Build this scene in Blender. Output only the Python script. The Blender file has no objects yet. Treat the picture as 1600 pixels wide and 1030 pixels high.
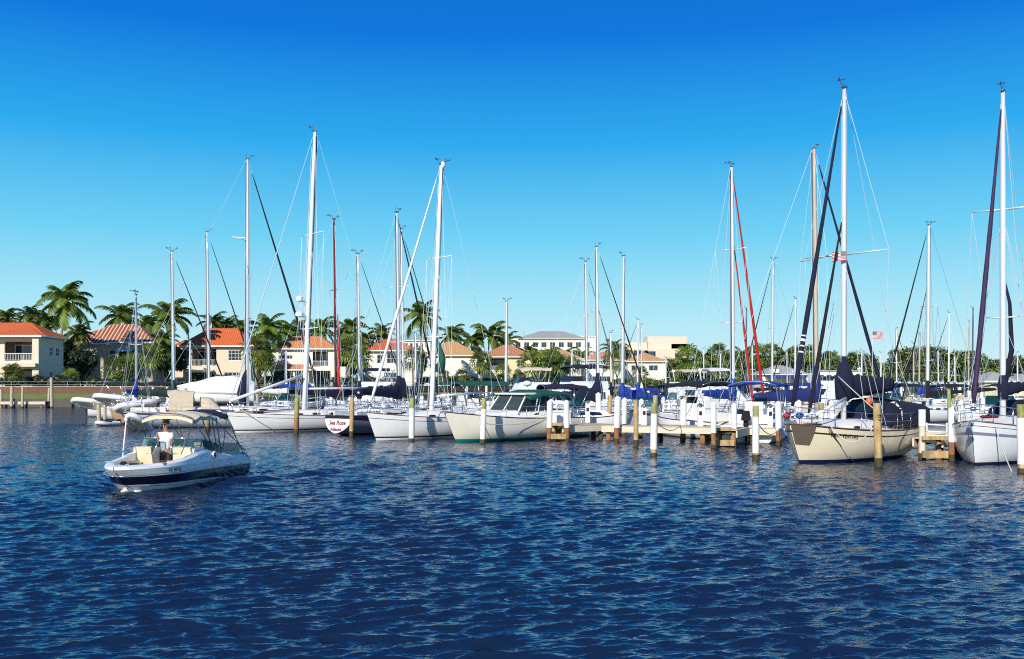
import bpy, math, random
import numpy as np
from mathutils import Vector, Matrix, Quaternion
R = math.radians
rnd = random.Random(7)
sc = bpy.context.scene
col = sc.collection
FPX, HZ, CH = 1500.0, 600.0, 2.9        # focal length and horizon of a 1600 px wide view, eye height in metres

def WX(px, d): return (px - 800.0) / FPX * d
def WZ(py, d): return CH + (HZ - py) / FPX * d
def DW(py): return CH * FPX / (py - HZ)

# ------------------------------------------------------------------ objects
def empty(name, loc=(0, 0, 0), rz=0.0, parent=None):
    o = bpy.data.objects.new(name, None)
    col.objects.link(o)
    o.location = loc
    o.rotation_euler = (0, 0, rz)
    o.empty_display_size = .3
    if parent: o.parent = parent
    return o

def tag(o, label=None, cat=None, group=None, kind=None):
    if label: o['label'] = label
    if cat: o['category'] = cat
    if group: o['group'] = group
    if kind: o['kind'] = kind
    return o

def copy_tree(o, parent=None):
    c = o.copy()
    col.objects.link(c)
    c.parent = parent
    for ch in [k for k in bpy.data.objects if k.parent == o and k != c]:
        copy_tree(ch, c)
    return c

class MB:
    def __init__(s):
        s.v = []; s.f = []; s.t = []; s.uv = {}; s.tint = 1.0
    def add(s, vs, fs, uvs=None):
        b = len(s.v)
        s.v += [tuple(v) for v in vs]
        for f in fs:
            s.f.append(tuple(b + i for i in f)); s.t.append(s.tint)
        if uvs:
            for i, u in enumerate(uvs): s.uv[b + i] = u
        return s
    def box(s, c, size, rz=0, rx=0, ry=0, taper=1.0):
        hx, hy, hz = size[0]/2, size[1]/2, size[2]/2
        q = Matrix.Rotation(rz, 3, 'Z') @ Matrix.Rotation(ry, 3, 'Y') @ Matrix.Rotation(rx, 3, 'X')
        vs = []
        for z in (-1, 1):
            k = 1.0 if z < 0 else taper
            for x, y in ((-1, -1), (1, -1), (1, 1), (-1, 1)):
                vs.append(Vector(c) + q @ Vector((x*hx*k, y*hy*k, z*hz)))
        return s.add(vs, [(0, 3, 2, 1), (4, 5, 6, 7), (0, 1, 5, 4), (1, 2, 6, 5), (2, 3, 7, 6), (3, 0, 4, 7)])
    def tube(s, pts, r, n=8, cap=True, sq=(1, 1)):
        pts = [Vector(p) for p in pts]
        if not hasattr(r, '__len__'): r = [r]*len(pts)
        vs = []; fs = []
        up = None
        for i, p in enumerate(pts):
            d = (pts[min(i+1, len(pts)-1)] - pts[max(i-1, 0)])
            if d.length < 1e-9: d = Vector((0, 0, 1))
            d.normalize()
            if up is None:
                up = Vector((0, 1, 0)) if abs(d.y) < .9 else Vector((1, 0, 0))
            a = d.cross(up)
            if a.length < 1e-4: a = d.cross(Vector((1, 0, 0)))
            a.normalize(); b = a.cross(d).normalized(); up = b
            for k in range(n):
                th = 2*math.pi*k/n
                vs.append(p + a*math.cos(th)*r[i]*sq[0] + b*math.sin(th)*r[i]*sq[1])
        for i in range(len(pts)-1):
            for k in range(n):
                fs.append((i*n+k, i*n+(k+1) % n, (i+1)*n+(k+1) % n, (i+1)*n+k))
        if cap:
            fs.append(tuple(range(n))[::-1]); fs.append(tuple((len(pts)-1)*n+k for k in range(n)))
        return s.add(vs, fs)
    def loft(s, rings, closed=False, cap=False, uvs=None):
        n = len(rings[0]); vs = []; fs = []
        for r in rings: vs += r
        for i in range(len(rings)-1):
            for k in range(n if closed else n-1):
                fs.append((i*n+k, i*n+(k+1) % n, (i+1)*n+(k+1) % n, (i+1)*n+k))
        if cap:
            fs.append(tuple(range(n))[::-1]); fs.append(tuple((len(rings)-1)*n+k for k in range(n)))
        return s.add(vs, fs, uvs)
    def ball(s, c, rad, n=10, m=7, jit=0):
        vs = []; fs = []
        for i in range(m+1):
            ph = math.pi*i/m
            for k in range(n):
                th = 2*math.pi*k/n
                j = 1 + (rnd.uniform(-jit, jit) if jit else 0)
                vs.append((c[0]+rad[0]*j*math.sin(ph)*math.cos(th), c[1]+rad[1]*j*math.sin(ph)*math.sin(th), c[2]+rad[2]*j*math.cos(ph)))
        for i in range(m):
            for k in range(n):
                fs.append((i*n+k, (i+1)*n+k, (i+1)*n+(k+1) % n, i*n+(k+1) % n))
        return s.add(vs, fs)
    def prism(s, poly, z0, z1):
        n = len(poly)
        vs = [(p[0], p[1], z0) for p in poly] + [(p[0], p[1], z1) for p in poly]
        fs = [tuple(range(n))[::-1], tuple(range(n, 2*n))] + [(i, (i+1) % n, n+(i+1) % n, n+i) for i in range(n)]
        return s.add(vs, fs)
    def torus(s, c, R_, r, axis='X', n=20, m=6):
        pts = []
        for i in range(n+1):
            a = 2*math.pi*i/n
            if axis == 'X': pts.append((c[0], c[1]+R_*math.cos(a), c[2]+R_*math.sin(a)))
            elif axis == 'Y': pts.append((c[0]+R_*math.cos(a), c[1], c[2]+R_*math.sin(a)))
            else: pts.append((c[0]+R_*math.cos(a), c[1]+R_*math.sin(a), c[2]))
        return s.tube(pts, r, m, cap=False)
    def build(s, name, mat, parent=None, smooth=False, angle=None):
        me = bpy.data.meshes.new(name)
        me.from_pydata(s.v, [], s.f)
        if s.uv:
            l = me.uv_layers.new(name='UVMap')
            for lp in me.loops: l.data[lp.index].uv = s.uv.get(lp.vertex_index, (0, 0))
        if any(t != 1.0 for t in s.t):
            a = me.attributes.new('tint', 'FLOAT', 'FACE')
            a.data.foreach_set('value', s.t)
        me.materials.append(mat)
        if smooth:
            me.polygons.foreach_set('use_smooth', [True]*len(me.polygons))
            if angle: me.set_sharp_from_angle(angle=R(angle))
        me.update()
        o = bpy.data.objects.new(name, me)
        col.objects.link(o)
        if parent: o.parent = parent
        return o

# ------------------------------------------------------------------ materials
def newmat(name):
    m = bpy.data.materials.new(name); m.use_nodes = True
    nt = m.node_tree
    return m, nt, nt.nodes, nt.links, nt.nodes['Principled BSDF']

def mixc(nt, fac, a, b, mode='MIX'):
    n = nt.nodes.new('ShaderNodeMix'); n.data_type = 'RGBA'; n.blend_type = mode
    for sock, v in ((n.inputs[0], fac), (n.inputs[6], a), (n.inputs[7], b)):
        if hasattr(v, 'links') or hasattr(v, 'is_linked'): nt.links.new(v, sock)
        elif isinstance(v, (int, float)): sock.default_value = v
        else: sock.default_value = (v[0], v[1], v[2], 1)
    return n.outputs[2]

def mathn(nt, op, a, b=None, clamp=False):
    n = nt.nodes.new('ShaderNodeMath'); n.operation = op; n.use_clamp = clamp
    for i, v in enumerate((a, b)):
        if v is None: continue
        if hasattr(v, 'is_linked'): nt.links.new(v, n.inputs[i])
        else: n.inputs[i].default_value = v
    return n.outputs[0]

def noise(nt, scale, detail=3, rough=.6, vec=None, coord='Object', sx=(1, 1, 1)):
    tc = nt.nodes.new('ShaderNodeTexCoord')
    mp = nt.nodes.new('ShaderNodeMapping'); mp.inputs['Scale'].default_value = sx
    nt.links.new(tc.outputs[coord], mp.inputs[0])
    n = nt.nodes.new('ShaderNodeTexNoise')
    n.inputs['Scale'].default_value = scale; n.inputs['Detail'].default_value = detail; n.inputs['Roughness'].default_value = rough
    nt.links.new(mp.outputs[0], n.inputs['Vector'])
    return n.outputs['Fac']

def bumpn(nt, h, strength, dist):
    b = nt.nodes.new('ShaderNodeBump'); b.inputs['Strength'].default_value = strength; b.inputs['Distance'].default_value = dist
    nt.links.new(h, b.inputs['Height'])
    return b.outputs[0]

def P(name, c, rough=.5, metal=0.0, var=.18, scale=2.5, bump=0.0, bscale=20, grime=None, sx=(1, 1, 1), coat=0.0):
    m, nt, N, L, b = newmat(name)
    f = noise(nt, scale, 4, .65, sx=sx)
    lo = tuple(x*(1-var) for x in c); hi = tuple(min(1, x*(1+var)) for x in c)
    out = mixc(nt, f, lo, hi)
    if grime:
        g = noise(nt, 1.3, 5, .7, sx=(1.5, 1.5, .5))
        mr = nt.nodes.new('ShaderNodeMapRange'); mr.inputs[1].default_value = .52; mr.inputs[2].default_value = .75
        mr.inputs[4].default_value = grime[1]
        L.new(g, mr.inputs[0])
        out = mixc(nt, mr.outputs[0], out, grime[0])
    L.new(out, b.inputs['Base Color'])
    b.inputs['Roughness'].default_value = rough; b.inputs['Metallic'].default_value = metal
    if coat: b.inputs['Coat Weight'].default_value = coat
    if bump:
        L.new(bumpn(nt, noise(nt, bscale, 3, .6), .6, bump), b.inputs['Normal'])
    return m

def hullmat(name, base, bottom, zb=.06, boot=None, zboot=.12, stripes=(), rough=.22, dirt=(.45, .38, .25), dirtamt=.14):
    """stripes: (u0, u1, colour); u runs from the sheer (0) to the keel (1)"""
    m, nt, N, L, b = newmat(name)
    tc = N.new('ShaderNodeTexCoord')
    sp = N.new('ShaderNodeSeparateXYZ'); L.new(tc.outputs['Object'], sp.inputs[0])
    su = N.new('ShaderNodeSeparateXYZ'); L.new(tc.outputs['UV'], su.inputs[0])
    c = mixc(nt, noise(nt, 1.5, 4, .6), tuple(x*.95 for x in base), base)
    st = noise(nt, 3.0, 4, .7, sx=(2.2, 2.2, .25))
    mr = N.new('ShaderNodeMapRange'); mr.inputs[1].default_value = .5; mr.inputs[2].default_value = .8; mr.inputs[4].default_value = dirtamt
    L.new(st, mr.inputs[0])
    c = mixc(nt, mr.outputs[0], c, tuple(x*y for x, y in zip(base, dirt)))
    # waterline scum
    low = N.new('ShaderNodeMapRange'); low.inputs[1].default_value = zboot+.25; low.inputs[2].default_value = zboot; low.inputs[4].default_value = .35
    L.new(sp.outputs[2], low.inputs[0])
    c = mixc(nt, mathn(nt, 'MULTIPLY', low.outputs[0], noise(nt, 4, 4, .7)), c, (.30, .25, .12))
    for u0, u1, sc_ in stripes:
        k = mathn(nt, 'MULTIPLY', mathn(nt, 'GREATER_THAN', su.outputs[1], u0), mathn(nt, 'LESS_THAN', su.outputs[1], u1))
        c = mixc(nt, k, c, sc_)
    if boot: c = mixc(nt, mathn(nt, 'LESS_THAN', sp.outputs[2], zboot), c, boot)
    c = mixc(nt, mathn(nt, 'LESS_THAN', sp.outputs[2], zb), c, bottom)
    L.new(c, b.inputs['Base Color'])
    b.inputs['Roughness'].default_value = rough
    b.inputs['Coat Weight'].default_value = .3
    return m

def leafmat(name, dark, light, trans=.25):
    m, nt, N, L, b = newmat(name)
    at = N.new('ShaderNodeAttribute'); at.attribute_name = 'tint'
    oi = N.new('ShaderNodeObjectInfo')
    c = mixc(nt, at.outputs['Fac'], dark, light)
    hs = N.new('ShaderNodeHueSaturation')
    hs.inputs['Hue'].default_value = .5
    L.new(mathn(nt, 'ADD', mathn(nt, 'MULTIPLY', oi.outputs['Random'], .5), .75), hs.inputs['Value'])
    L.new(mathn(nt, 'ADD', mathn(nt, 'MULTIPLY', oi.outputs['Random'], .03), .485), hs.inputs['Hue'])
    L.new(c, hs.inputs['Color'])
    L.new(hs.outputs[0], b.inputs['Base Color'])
    b.inputs['Roughness'].default_value = .45
    tr = N.new('ShaderNodeBsdfTranslucent'); L.new(hs.outputs[0], tr.inputs[0])
    mx = N.new('ShaderNodeMixShader'); mx.inputs[0].default_value = trans
    L.new(b.outputs[0], mx.inputs[1]); L.new(tr.outputs[0], mx.inputs[2])
    L.new(mx.outputs[0], N['Material Output'].inputs[0])
    return m

def roofmat(name, c1, c2, line, period=.45, linew=.22, lineamt=.7):
    m, nt, N, L, b = newmat(name)
    tc = N.new('ShaderNodeTexCoord'); g = N.new('ShaderNodeNewGeometry')
    sp = N.new('ShaderNodeSeparateXYZ'); L.new(tc.outputs['Object'], sp.inputs[0])
    sn = N.new('ShaderNodeSeparateXYZ'); L.new(tc.outputs['Normal'], sn.inputs[0])
    sel = mathn(nt, 'GREATER_THAN', mathn(nt, 'ABSOLUTE', sn.outputs[0]), mathn(nt, 'ABSOLUTE', sn.outputs[1]))
    mx = N.new('ShaderNodeMix'); mx.data_type = 'FLOAT'
    L.new(sel, mx.inputs[0]); L.new(sp.outputs[0], mx.inputs[2]); L.new(sp.outputs[1], mx.inputs[3])
    coord = mx.outputs[0]
    ph = mathn(nt, 'MULTIPLY', coord, 2*math.pi/period)
    s = mathn(nt, 'ADD', mathn(nt, 'MULTIPLY', mathn(nt, 'SINE', ph), .5), .5)
    c = mixc(nt, noise(nt, 1.2, 5, .7), c1, c2)
    lf = N.new('ShaderNodeMapRange'); lf.inputs[1].default_value = 1-linew; lf.inputs[2].default_value = 1-linew*.4; lf.inputs[4].default_value = lineamt
    L.new(s, lf.inputs[0])
    c = mixc(nt, lf.outputs[0], c, line)
    # dark row edges up the slope
    ph2 = mathn(nt, 'MULTIPLY', sp.outputs[2], 2*math.pi/.16)
    s2 = mathn(nt, 'ADD', mathn(nt, 'MULTIPLY', mathn(nt, 'SINE', ph2), .12), .88)
    c2_ = N.new('ShaderNodeMix'); c2_.data_type = 'RGBA'; c2_.blend_type = 'MULTIPLY'; c2_.inputs[0].default_value = 1
    L.new(c, c2_.inputs[6]); L.new(s2, c2_.inputs[7])
    L.new(c2_.outputs[2], b.inputs['Base Color'])
    b.inputs['Roughness'].default_value = .75
    L.new(bumpn(nt, s, .8, .08), b.inputs['Normal'])
    return m

def glassmat(name, c, rough=.06):
    m, nt, N, L, b = newmat(name)
    L.new(mixc(nt, noise(nt, 1.1, 2), tuple(x*.5 for x in c), c), b.inputs['Base Color'])
    b.inputs['Roughness'].default_value = rough
    b.inputs['Specular IOR Level'].default_value = .8
    return m

def seethrough(name, c, alpha=.55):
    m, nt, N, L, b = newmat(name)
    b.inputs['Base Color'].default_value = (*c, 1); b.inputs['Roughness'].default_value = .05
    tr = N.new('ShaderNodeBsdfTransparent'); tr.inputs[0].default_value = (c[0]*2+.4, c[1]*2+.45, c[2]*2+.5, 1)
    fr = N.new('ShaderNodeFresnel'); fr.inputs[0].default_value = 1.5
    mx = N.new('ShaderNodeMixShader')
    L.new(mathn(nt, 'ADD', fr.outputs[0], alpha, True), mx.inputs[0])
    L.new(tr.outputs[0], mx.inputs[1]); L.new(b.outputs[0], mx.inputs[2])
    L.new(mx.outputs[0], N['Material Output'].inputs[0])
    return m

WHT = (.86, .86, .84)
MT = dict(
 white=P('white_gelcoat', WHT, .3, var=.06, coat=.3, grime=((.55, .5, .4), .25)),
 deckw=P('white_deck', (.83, .82, .78), .55, var=.1, grime=((.5, .45, .36), .3)),
 cream=P('cream_vinyl', (.72, .62, .42), .5, var=.12),
 beige=P('beige_gelcoat', (.70, .60, .40), .35, var=.08),
 alu=P('mast_aluminium', (.74, .74, .73), .32, .25, var=.1, scale=1, sx=(1, 1, .3)),
 mastw=P('white_mast_paint', (.78, .78, .78), .35, 0, var=.08),
 mastt=P('tan_mast_paint', (.50, .42, .31), .45, 0, var=.2, sx=(1, 1, .2)),
 steel=P('stainless_steel', (.75, .76, .78), .18, .9, var=.06),
 wire=P('rigging_wire', (.50, .60, .66), .5, .0, var=.05),
 dwire=P('dark_rigging_wire', (.10, .12, .16), .5, .2, var=.05),
 navy=P('navy_canvas', (.007, .010, .034), .95, var=.35, scale=5, bump=.02, bscale=4),
 black=P('black_canvas', (.009, .009, .013), .95, var=.3, scale=5, bump=.02, bscale=4),
 royal=P('royal_blue_canvas', (.01, .045, .30), .75, var=.25, scale=4, bump=.02, bscale=4),
 green=P('green_canvas', (.004, .085, .055), .8, var=.25, scale=4, bump=.02, bscale=4),
 dgreen=P('dark_green_canvas', (.006, .03, .022), .8, var=.3, scale=4, bump=.02, bscale=4),
 red=P('red_canvas', (.50, .018, .012), .75, var=.3, scale=6),
 dred=P('dark_red_canvas', (.15, .008, .010), .75, var=.25, scale=6),
 purple=P('purple_canvas', (.035, .014, .06), .75, var=.3, scale=5),
 tan=P('cream_canvas', (.70, .60, .42), .8, var=.14, scale=4, bump=.02, bscale=4),
 wsail=P('white_canvas', (.80, .79, .76), .75, var=.08, scale=4, bump=.03, bscale=3),
 gsail=P('grey_canvas', (.20, .23, .29), .8, var=.2, scale=4, bump=.02, bscale=3),
 teak=P('teak', (.20, .09, .035), .5, var=.35, scale=8, sx=(.2, 3, 3)),
 rust=P('rusty_timber', (.31, .14, .06), .9, var=.9, grime=((.55, .45, .3), .6), scale=6, bump=.03, bscale=10, sx=(1, 1, .4)),
 gold=P('golden_timber', (.48, .33, .15), .9, var=.95, scale=7, grime=((.10, .07, .04), .75), bump=.02, bscale=12, sx=(1, 1, .3)),
 moss=P('mossy_timber', (.34, .33, .12), .9, var=.8, grime=((.10, .08, .04), .7), scale=6, bump=.02, bscale=12, sx=(1, 1, .4)),
 weed=P('weedy_timber', (.06, .055, .02), .8, var=.6, scale=9, bump=.04, bscale=14),
 sleeve=P('white_piling_sleeve', (.84, .82, .77), .6, var=.07, grime=((.42, .36, .22), .55)),
 plank=P('weathered_planks', (.50, .43, .31), .85, var=.35, scale=7, bump=.02, bscale=10, sx=(.3, 3, 1)),
 fascia=P('pale_dock_fascia', (.66, .60, .46), .8, var=.22, scale=3, sx=(.3, 1, 3)),
 dark=P('dark_recess', (.012, .012, .015), .6, var=.3),
 rubber=P('black_rubber', (.02, .02, .02), .6, var=.3),
 inflat=P('white_inflatable_tube', (.76, .77, .77), .45, var=.07, grime=((.4, .4, .38), .3)),
 orange=P('orange_plastic', (.75, .14, .04), .5, var=.1),
 blueplastic=P('blue_plastic', (.02, .07, .42), .4, var=.1),
 glass=glassmat('dark_boat_glass', (.02, .03, .04)),
 tealglass=seethrough('teal_windscreen_glass', (.02, .09, .10), .35),
 paneclr=seethrough('clear_window_glass', (.10, .12, .13), .2),
 hglass=glassmat('house_window_glass', (.035, .05, .07)),
 rope=P('white_rope', (.62, .58, .48), .9, var=.25, scale=20),
 drope=P('dark_rope', (.05, .04, .035), .9, var=.25, scale=20),
 stucco=P('cream_stucco', (.72, .62, .48), .9, var=.08, scale=1, grime=((.5, .43, .3), .2)),
 stuccow=P('white_stucco', (.86, .81, .70), .9, var=.06, scale=1, grime=((.5, .45, .37), .2)),
 stuccog=P('darkened_stucco', (.50, .44, .34), .9, var=.12, scale=1),  # palm shadow on the striped-roof villa is put into this wall colour
 stuccoy=P('yellow_stucco', (.80, .68, .38), .9, var=.1, scale=1),
 trimw=P('white_trim', (.8, .8, .78), .5, var=.05),
 brick=P('brick_retaining_wall', (.19, .10, .065), .9, var=.5, scale=6, bump=.03, bscale=8),
 concrete=P('seawall_concrete', (.13, .12, .10), .9, var=.35, scale=2, bump=.03, bscale=5),
 trunk=P('palm_trunk_bark', (.34, .27, .19), .9, var=.35, scale=6, bump=.03, bscale=8, sx=(1, 1, 3)),
 bark=P('dark_bark', (.09, .065, .045), .9, var=.4, scale=6, bump=.03, bscale=8),
 palm=leafmat('palm_leaf', (.012, .04, .006), (.26, .34, .045), .3),
 sabal=leafmat('fan_palm_leaf', (.02, .06, .01), (.34, .40, .07), .3),
 leaf=leafmat('broad_leaf', (.012, .035, .006), (.28, .35, .06), .25),
 leafd=leafmat('shaded_leaf', (.005, .014, .004), (.05, .08, .018), .15),  # darker copy of broad_leaf; shade between the villas put into the colour
 skin=P('tanned_skin', (.46, .22, .12), .5, var=.1, scale=8),
 shirt=P('white_cotton_shirt', (.80, .78, .75), .85, var=.08, scale=6, bump=.015, bscale=9),
 shorts=P('dark_shorts', (.03, .03, .05), .85, var=.2),
 hair=P('short_brown_hair', (.10, .06, .035), .7, var=.3, scale=30),
 ink=P('dark_red_lettering', (.22, .03, .02), .6, var=.05),
 inkb=P('black_lettering', (.015, .012, .01), .6, var=.05),
 inkw=P('white_lettering', (.82, .82, .8), .6, var=.03),
 foam=P('white_water_foam', (.78, .82, .85), .6, var=.15, scale=10, bump=.05, bscale=8),
)
for n, c, sh in (('bag', (.02, .02, .02), .7), ('tealmetal', (.25, .42, .38), .4), ('greymetal', (.40, .42, .44), .4), ('greyroof', (.34, .35, .34), .8)):
    MT[n] = P(n + '_finish', c, sh, var=.12)
MT['rf_red'] = roofmat('red_orange_roof_tiles', (.58, .085, .018), (.78, .17, .045), (.80, .36, .15), .42, .2, .35)
MT['rf_terra'] = roofmat('striped_terracotta_roof_tiles', (.26, .075, .035), (.38, .12, .05), (.80, .56, .38), .62, .36, .95)
MT['rf_tan'] = roofmat('tan_roof_tiles', (.55, .30, .13), (.68, .40, .18), (.72, .48, .26), .42, .2, .3)
MT['rf_or'] = roofmat('orange_roof_tiles', (.62, .19, .06), (.80, .31, .11), (.85, .5, .28), .42, .2, .35)
MT['rf_brown'] = roofmat('brown_orange_roof_tiles', (.45, .17, .08), (.62, .28, .13), (.7, .45, .3), .42, .2, .4)
# ------------------------------------------------------------------ hulls
class Hull:
    def __init__(s, L, B, Fb, Fm, Fs, mf=.45, draft=.45, rake=.9, srake=.4, tw=.62, p=3.0, q=.62, full=1.6):
        s.L, s.B, s.Fb, s.Fm, s.Fs, s.mf, s.dr, s.rake, s.srake, s.tw, s.p, s.q, s.full = L, B, Fb, Fm, Fs, mf, draft, rake, srake, tw, p, q, full
    def sheer(s, t):
        if t > .4: return s.Fm + (s.Fb-s.Fm)*((t-.4)/.6)**2
        return s.Fm + (s.Fs-s.Fm)*((.4-t)/.4)**2
    def hb(s, t):
        if t < .42: k = s.tw + (1-s.tw)*math.sin(math.pi/2*t/.42)
        else: k = max(0.0, math.cos(math.pi/2*((t-.42)/.58)**s.full))**.85
        return max(.012, s.B/2*k)
    def drt(s, t): return s.dr*(1-(1.3 if s.srake else 0)*(1-t)**5)
    def pt(s, t, u, side):
        sh = s.sheer(t); z = sh-(sh+s.drt(t))*u
        p = s.p - (s.p-1.35)*t**5 - ((s.p-2.1)*(1-t)**6 if s.srake else 0)
        y = s.hb(t)*max(0.0, 1-u**p)**s.q
        x = -s.L*(1-s.mf) + t*s.L - s.rake*u*t**5 + s.srake*u*(1-t)**5
        return (x, side*y, z)
    def at(s, x, z, side):
        lo, hi = 0.0, 1.0
        for _ in range(26):
            t = (lo+hi)/2; sh = s.sheer(t); u = min(1, max(0, (sh-z)/(sh+s.drt(t))))
            if s.pt(t, u, 1)[0] < x: lo = t
            else: hi = t
        return s.pt(t, u, side)
    def xt(s, x): return min(1, max(0, (x + s.L*(1-s.mf))/s.L))
    def sh_x(s, x): return s.sheer(s.xt(x))
    def hb_x(s, x): return s.hb(s.xt(x))
    def build(s, mat, parent, nt=26, nu=11):
        m = MB()
        rings = []; uvs = []
        for i in range(nt+1):
            t = i/nt; t = 1-(1-t)**1.25
            r = []
            for k in range(nu+1):
                u = k/nu; r.append(s.pt(t, u, 1)); uvs.append((t, u))
            for k in range(nu-1, -1, -1):
                u = k/nu; r.append(s.pt(t, u, -1)); uvs.append((t, u))
            rings.append(r)
        m.loft(rings, uvs=uvs)
        b = len(m.v); m.v += list(rings[0])
        for k in range(len(rings[0])): m.uv[b+k] = (0, uvs[k][1])
        m.f.append(tuple(b+k for k in range(len(rings[0])))[::-1]); m.t.append(1.0)
        return m.build('hull', mat, parent, True, 50)
    def deck(s, mat, parent, drop=.04, t0=0.0, t1=1.0, name='deck', nt=22, camber=.05):
        m = MB(); rings = []
        for i in range(nt+1):
            t = t0+(t1-t0)*i/nt; sh = s.sheer(t)-drop; b = s.hb(t)*.985
            x = s.pt(t, 0, 1)[0]
            rings.append([(x, b*(-1+2*k/6), sh + camber*(1-(-1+2*k/6)**2)*min(1, b)) for k in range(7)])
        m.loft(rings)
        return m.build(name, mat, parent, True)
    def rail(s, mat, parent, r=.025, dz=.01, t0=0.0, t1=1.0, name='rub_rail', dy=.0):
        m = MB()
        for sd in (-1, 1):
            pts = []
            for i in range(25):
                t = t0+(t1-t0)*i/24; p = s.pt(t, 0, sd)
                pts.append((p[0], p[1]+sd*dy, p[2]+dz))
            m.tube(pts, r, 5)
        return m.build(name, mat, parent, True)

def text_on(string, size, mapper, mat, parent, name='lettering', thick=False, shear=0.0):
    cu = bpy.data.curves.new('txt', 'FONT'); cu.body = string; cu.size = size; cu.align_x = 'CENTER'; cu.resolution_u = 2
    cu.shear = shear
    if thick: cu.offset = size*.02
    o = bpy.data.objects.new('txt', cu); col.objects.link(o)
    bpy.context.view_layer.update()
    me = bpy.data.meshes.new_from_object(o.evaluated_get(bpy.context.evaluated_depsgraph_get()))
    bpy.data.objects.remove(o); bpy.data.curves.remove(cu)
    for v in me.vertices: v.co = Vector(mapper(v.co.x, v.co.y))
    me.materials.clear(); me.materials.append(mat); me.name = name
    n = bpy.data.objects.new(name, me); col.objects.link(n)
    if parent: n.parent = parent
    return n

def hexa(c8):
    return c8, [(0, 3, 2, 1), (4, 5, 6, 7), (0, 1, 5, 4), (1, 2, 6, 5), (2, 3, 7, 6), (3, 0, 4, 7)]

class House8:
    """superstructure block: corners fore/aft, sides sloping"""
    def __init__(s, x0, x1, w0, w1, z0, z1, ra=0, rf=0, win=0.9, z1f=None):
        z1f = z1 if z1f is None else z1f
        s.c = [Vector(v) for v in ((x0, -w0, z0), (x1, -w1, z0), (x1, w1, z0), (x0, w0, z0),
             (x0+ra, -w0*win, z1), (x1-rf, -w1*win, z1f), (x1-rf, w1*win, z1f), (x0+ra, w0*win, z1))]
    def mesh(s, m):
        v, f = hexa(s.c); m.add(v, f); return m
    def quad(s, face):
        c = s.c
        return {'R': (c[0], c[1], c[5], c[4]), 'L': (c[2], c[3], c[7], c[6]), 'F': (c[1], c[2], c[6], c[5]), 'A': (c[3], c[0], c[4], c[7])}[face]
    def panel(s, m, face, s0, s1, t0, t1, off=.012, th=.012):
        a, b, c, d = s.quad(face)
        def bl(u, v): return (a*(1-u)+b*u)*(1-v)+(d*(1-u)+c*u)*v
        n = (b-a).cross(d-a).normalized()
        q = [bl(s0, t0), bl(s1, t0), bl(s1, t1), bl(s0, t1)]
        v, f = hexa([p - n*th for p in q] + [p + n*off for p in q])
        m.add(v, f)
        return m

def arch_top(m, x0, x1, w, z, rise=.18, th=.05, sag=.04, nx=10, ny=8, drop_f=.12, drop_a=.05, bows=3):
    top = []; bot = []
    for i in range(nx+1):
        f = i/nx; x = x0+(x1-x0)*f
        e = drop_f*max(0, f-.7)/.3 + drop_a*max(0, .25-f)/.25
        sg = -sag*abs(math.sin(math.pi*f*bows))
        top.append([(x, w*(-1+2*k/ny), z - e + sg + rise*(1-abs(-1+2*k/ny)**2.6)) for k in range(ny+1)])
    m.loft(top)
    m.loft([[(p[0], p[1], p[2]-th) for p in r][::-1] for r in top])
    # skirts
    for k, sd in ((0, 1), (ny, -1)):
        m.loft([[r[k], (r[k][0], r[k][1], r[k][2]-th-.06)] for r in top])
    for r in (top[0], top[-1]):
        m.loft([[p, (p[0], p[1], p[2]-th-.04)] for p in r])
    return m

def bimini(root, x0, x1, w, z, base, mat, zdeck, bows=3, r=.018, name='bimini_top'):
    m = MB(); arch_top(m, x0, x1, w, z, bows=bows)
    o = m.build(name, MT[mat] if isinstance(mat, str) else mat, root, True, 60)
    fm = MB()
    for i in range(bows+1):
        f = i/bows; x = x0+(x1-x0)*f
        xb = base + (x-base)*.18
        pts = [(xb, -w*1.02, zdeck)]
        for k in range(9):
            a = -1+2*k/8
            pts.append((x, w*.97*a, z-.06+.18*(1-abs(a)**2.6)-(.1 if f > .9 else 0)))
        pts.append((xb, w*1.02, zdeck))
        fm.tube(pts, r, 5)
    fm.build('bimini_frame', MT['steel'], root, True)
    return o

def dodger(root, xf, xa, w, z0, h, mat, glass=True):
    m = MB(); rings = []
    n = 8
    for i, (f, hh) in enumerate(((0, 0.0), (.18, .45), (.42, .9), (.65, 1.0), (1.0, 1.0))):
        x = xf+(xa-xf)*f
        rings.append([(x, w*math.cos(math.pi*k/n)*(.9+.1*f), z0+.02+h*hh*(math.sin(math.pi*k/n)**.55)) for k in range(n+1)])
    m.loft(rings)
    m.loft([[(a[0], a[1]*.97, a[2]-.03) for a in r][::-1] for r in rings])
    o = m.build('dodger', MT[mat], root, True, 60)
    if glass:
        g = MB()
        for k in range(2, n-2):
            a, b = rings[1], rings[2]
            def l(p, q, t): return Vector(p)*(1-t)+Vector(q)*t
            q = [l(a[k], b[k], .05), l(a[k+1], b[k+1], .05), l(a[k+1], b[k+1], .95), l(a[k], b[k], .95)]
            c = sum(q, Vector())/4
            q = [c+(p-c)*.85+Vector((.03, 0, .03)) for p in q]
            g.add(q, [(0, 1, 2, 3)])
        g.build('clear_panel', MT['glass'], o)
    return o

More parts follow.
